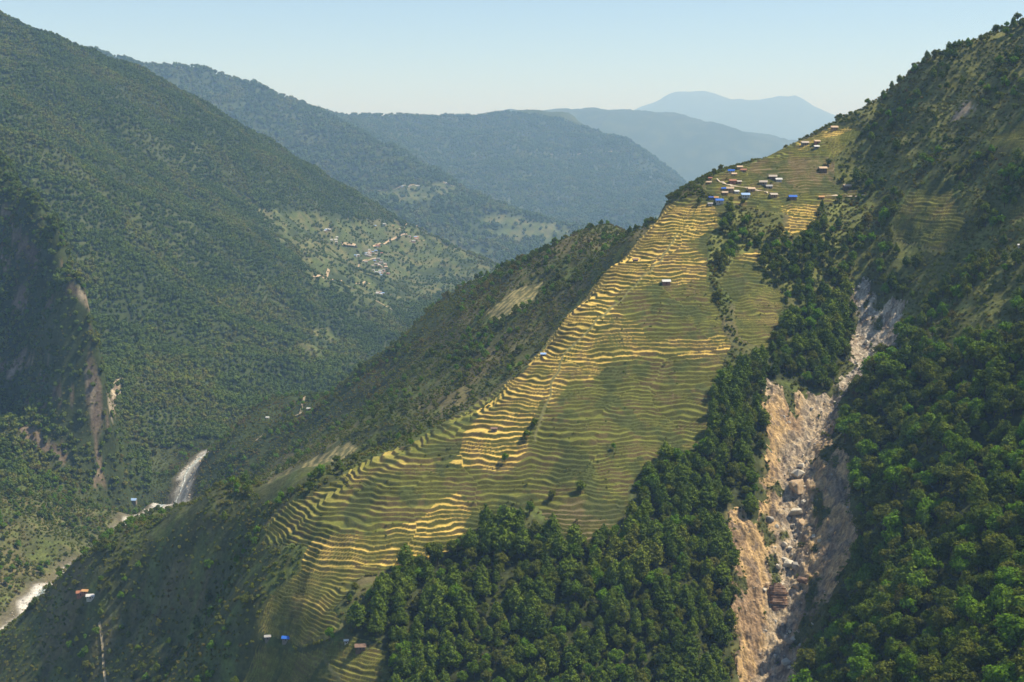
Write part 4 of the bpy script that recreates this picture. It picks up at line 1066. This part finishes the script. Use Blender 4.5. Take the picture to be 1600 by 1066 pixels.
# ---------------------------------------------------------------- planting
def tree_thing(kind, x, y, z, h, label, group, rr, cat='tree'):
    cm, tm_ = (PINES if kind == 'pine' else BROADS)[rr.integers(0, 5 if kind == 'pine' else 6)]
    e = bpy.data.objects.new('pine_tree' if kind == 'pine' else 'broadleaf_tree', None); COL.objects.link(e)
    sxy = h * rr.uniform(.9, 1.15)
    e.location = (x, y, z - .02 * h); e.scale = (sxy, sxy, h); e.rotation_euler = (rr.normal(0, .04), rr.normal(0, .04), rr.uniform(0, 6.28))
    e['label'] = label; e['category'] = cat
    if group: e['group'] = group
    a = bpy.data.objects.new('trunk', tm_); COL.objects.link(a); a.parent = e
    b_ = bpy.data.objects.new('crown', cm); COL.objects.link(b_); b_.parent = e
    b_['tone'] = float(tone_of(np.array([x]), np.array([y]))[0]); e['tone'] = b_['tone']
    return e
REG = {('pine', 0): 'pine tree in the dense wood below the terraces, left of the landslide', ('broad', 0): 'round leafy tree among the pines left of the landslide',
       ('pine', 1): 'pine standing among leafy trees right of the landslide', ('broad', 1): 'round leafy green tree in the wood right of the landslide',
       ('pine', 2): 'slim pine in the wood between the village and the landslide', ('broad', 2): 'leafy tree in the wood between the village and the landslide',
       ('pine', 3): 'slim pine on the open scrubby hill above the village', ('broad', 3): 'small leafy tree on the open scrubby hill above the village',
       ('pine', 4): 'dark pine on the slope beyond the terrace crest', ('broad', 4): 'leafy tree on the scrubby slope beyond the terrace crest',
       ('pine', 5): 'pine on the river bank at lower left', ('broad', 5): 'leafy tree on the river bank at lower left'}
GRP = {0: 'trees of the wood left of the landslide', 1: 'trees of the wood right of the landslide', 2: 'trees of the wood below the village', 3: 'trees on the open upper hill', 4: 'trees on the slope beyond the crest', 5: 'trees on the river bank'}
def tree_label(kind, reg, u, v, h):
    size = 'tall' if h > 19.5 else ('small' if h < 15 else 'medium')
    nm = 'conical pine' if kind == 'pine' else 'round leafy tree'
    if reg == 0:
        if v < 780: w_ = 'topping the pine wood ' + ('beside the landslide edge' if u > 1120 else 'below the green terraces')
        else:
            w_ = 'in the %s of the pine wood, ' % ('upper half' if v < 900 else ('lower half' if v < 1010 else 'bottom rows'))
            w_ += 'near its left edge' if u < 700 else ('left of centre' if u < 850 else ('right of centre' if u < 1010 else 'beside the landslide'))
    elif reg == 1:
        w_ = 'right of the landslide, ' + ('along the gully edge' if u < 1350 else ('mid slope' if u < 1480 else 'near the photo edge')) + ', ' + ('high up' if v < 700 else ('halfway down' if v < 850 else ('low down' if v < 980 else 'at the bottom')))
    else:
        return REG[(kind, reg)]
    return size + ' ' + nm + ' ' + w_
TREES = plant()
trng = np.random.default_rng(55)
SOLO = [(1066,292,9,'broad','small round tree on the skyline left of the village'),(1047,303,7,'broad','lone tree on the terrace edge left of the village skyline'),(1133,366,13,'broad','dark round tree at the top of the wood below the blue roofs'),
 (1093,322,11,'broad','dark round tree left of the blue roofed houses'),(1142,318,9,'broad','round tree between the bright blue roof and the blue and white roof'),(1160,322,9,'broad','dark tree below the blue and white roof'),
 (1212,218+12,10,'pine','dark slim tree on the ridge path above the village'),(1253,216,9,'pine','left one of three trees on the skyline by the hilltop houses'),(1262,211,8,'pine','middle one of three trees on the skyline by the hilltop houses'),(1272,206,8,'pine','right one of three trees on the skyline by the hilltop houses'),
 (835,668,9,'broad','upper dark tree alone on the golden terraces'),(823,690,11,'broad','lower dark tree alone on the golden terraces'),(789,726,10,'broad','dark tree at the right end of the brightest golden terraces'),(642,697,8,'broad','small dark tree on the crest at the left of the terraces'),
 (1122,470,11,'broad','dark tree at the right edge of the high terraces'),(958,704,7,'broad','bush sized tree in the green middle terraces'),(1295,262,11,'broad','tree at the right edge of the brown village terraces'),(1115,275,10,'broad','tree at the left end of the village ridge'),(1126,268,9,'broad','tree on the ridge beside the skyline blue roof'),
 (907,772,14,'broad','wide dark tree in the lower green terraces'),(862,782,11,'broad','tree left of the wide dark tree in the lower green terraces'),(808,832,12,'broad','tree at the top left corner of the pine wood')]
for (u, v, h, kd, lab) in SOLO:
    x, y, z = ground_at(u, v, 700); z = float(terr_z(np.array([x]), np.array([y]))[0])
    tree_thing(kd, x, y, z, h, lab, None, trng)
for kind in ('pine', 'broad'):
    A = np.array(TREES[kind])
    u, v = proj(A[:, 0], A[:, 1], A[:, 2])
    inview = (u > -5) & (u < 1605) & (v < 1090) & visible(A[:, 0], A[:, 1], A[:, 2], A[:, 3] * .8, 0.0)
    sz = np.where(inview, A[:, 3] / A[:, 1], -1)
    od = np.argsort(-sz); pick = od[:278]; pick = pick[sz[pick] > 0]
    for i in pick:
        reg = int(A[i, 4])
        tree_thing(kind, *A[i, :4], tree_label(kind, reg, u[i], v[i], A[i, 3]), GRP[reg] + (', pines' if kind == 'pine' else ', leafy'), trng)
    rest_ = np.setdiff1d(np.arange(len(A)), pick)
    scatter('pine_wood' if kind == 'pine' else 'broadleaf_wood', A[rest_, :3] - np.c_[0 * A[rest_, 3], 0 * A[rest_, 3], .02 * A[rest_, 3]], A[rest_, 3], C_PINE if kind == 'pine' else C_BROAD, 5 if kind == 'pine' else 6,
            'smaller and more distant pines of the hillside woods' if kind == 'pine' else 'smaller and more distant leafy trees of the hillside woods', 3)
    print(kind, len(A))
SP_ = scrub_pts(); print('scrub', len(SP_))
scatter('hillside_scrub', SP_[:, :3], SP_[:, 3], C_SCRUB, 6, 'low green and brown scrub covering the near hillsides', 5, .15)
FP = far_pts(); print('far', len(FP))
scatter('mountain_forest', FP[:, :3], FP[:, 3], C_FAR, 5, 'dense dark forest on the mountains across the valley', 6, .05)
# ---------------------------------------------------------------- haze
def box_mesh(name, lo, hi):
    me = bpy.data.meshes.new(name)
    v = [(x, y, z) for x in (lo[0], hi[0]) for y in (lo[1], hi[1]) for z in (lo[2], hi[2])]
    f = [(0,1,3,2),(4,6,7,5),(0,4,5,1),(2,3,7,6),(0,2,6,4),(1,5,7,3)]
    me.from_pydata(v, [], f); me.update()
    o = bpy.data.objects.new(name, me); COL.objects.link(o); return o
hz = box_mesh('haze', (-50000, -300, float(GZs.min()) - 20), (55000, 80000, float((GZs + bump).max()) + 60))
hz['kind'] = 'stuff'; hz['label'] = 'pale blue haze filling the valley air'
hm = bpy.data.materials.new('haze'); hm.use_nodes = True
n = hm.node_tree; n.nodes.clear()
pv = n.nodes.new('ShaderNodeVolumePrincipled'); mo = n.nodes.new('ShaderNodeOutputMaterial')
pv.inputs['Color'].default_value = (0.38, 0.62, 1.0, 1)
pv.inputs['Absorption Color'].default_value = (.85, .85, .85, 1)
pv.inputs['Density'].default_value = 4.9e-5
pv.inputs['Anisotropy'].default_value = 0.0
n.links.new(pv.outputs[0], mo.inputs['Volume'])
hz.data.materials.append(hm)
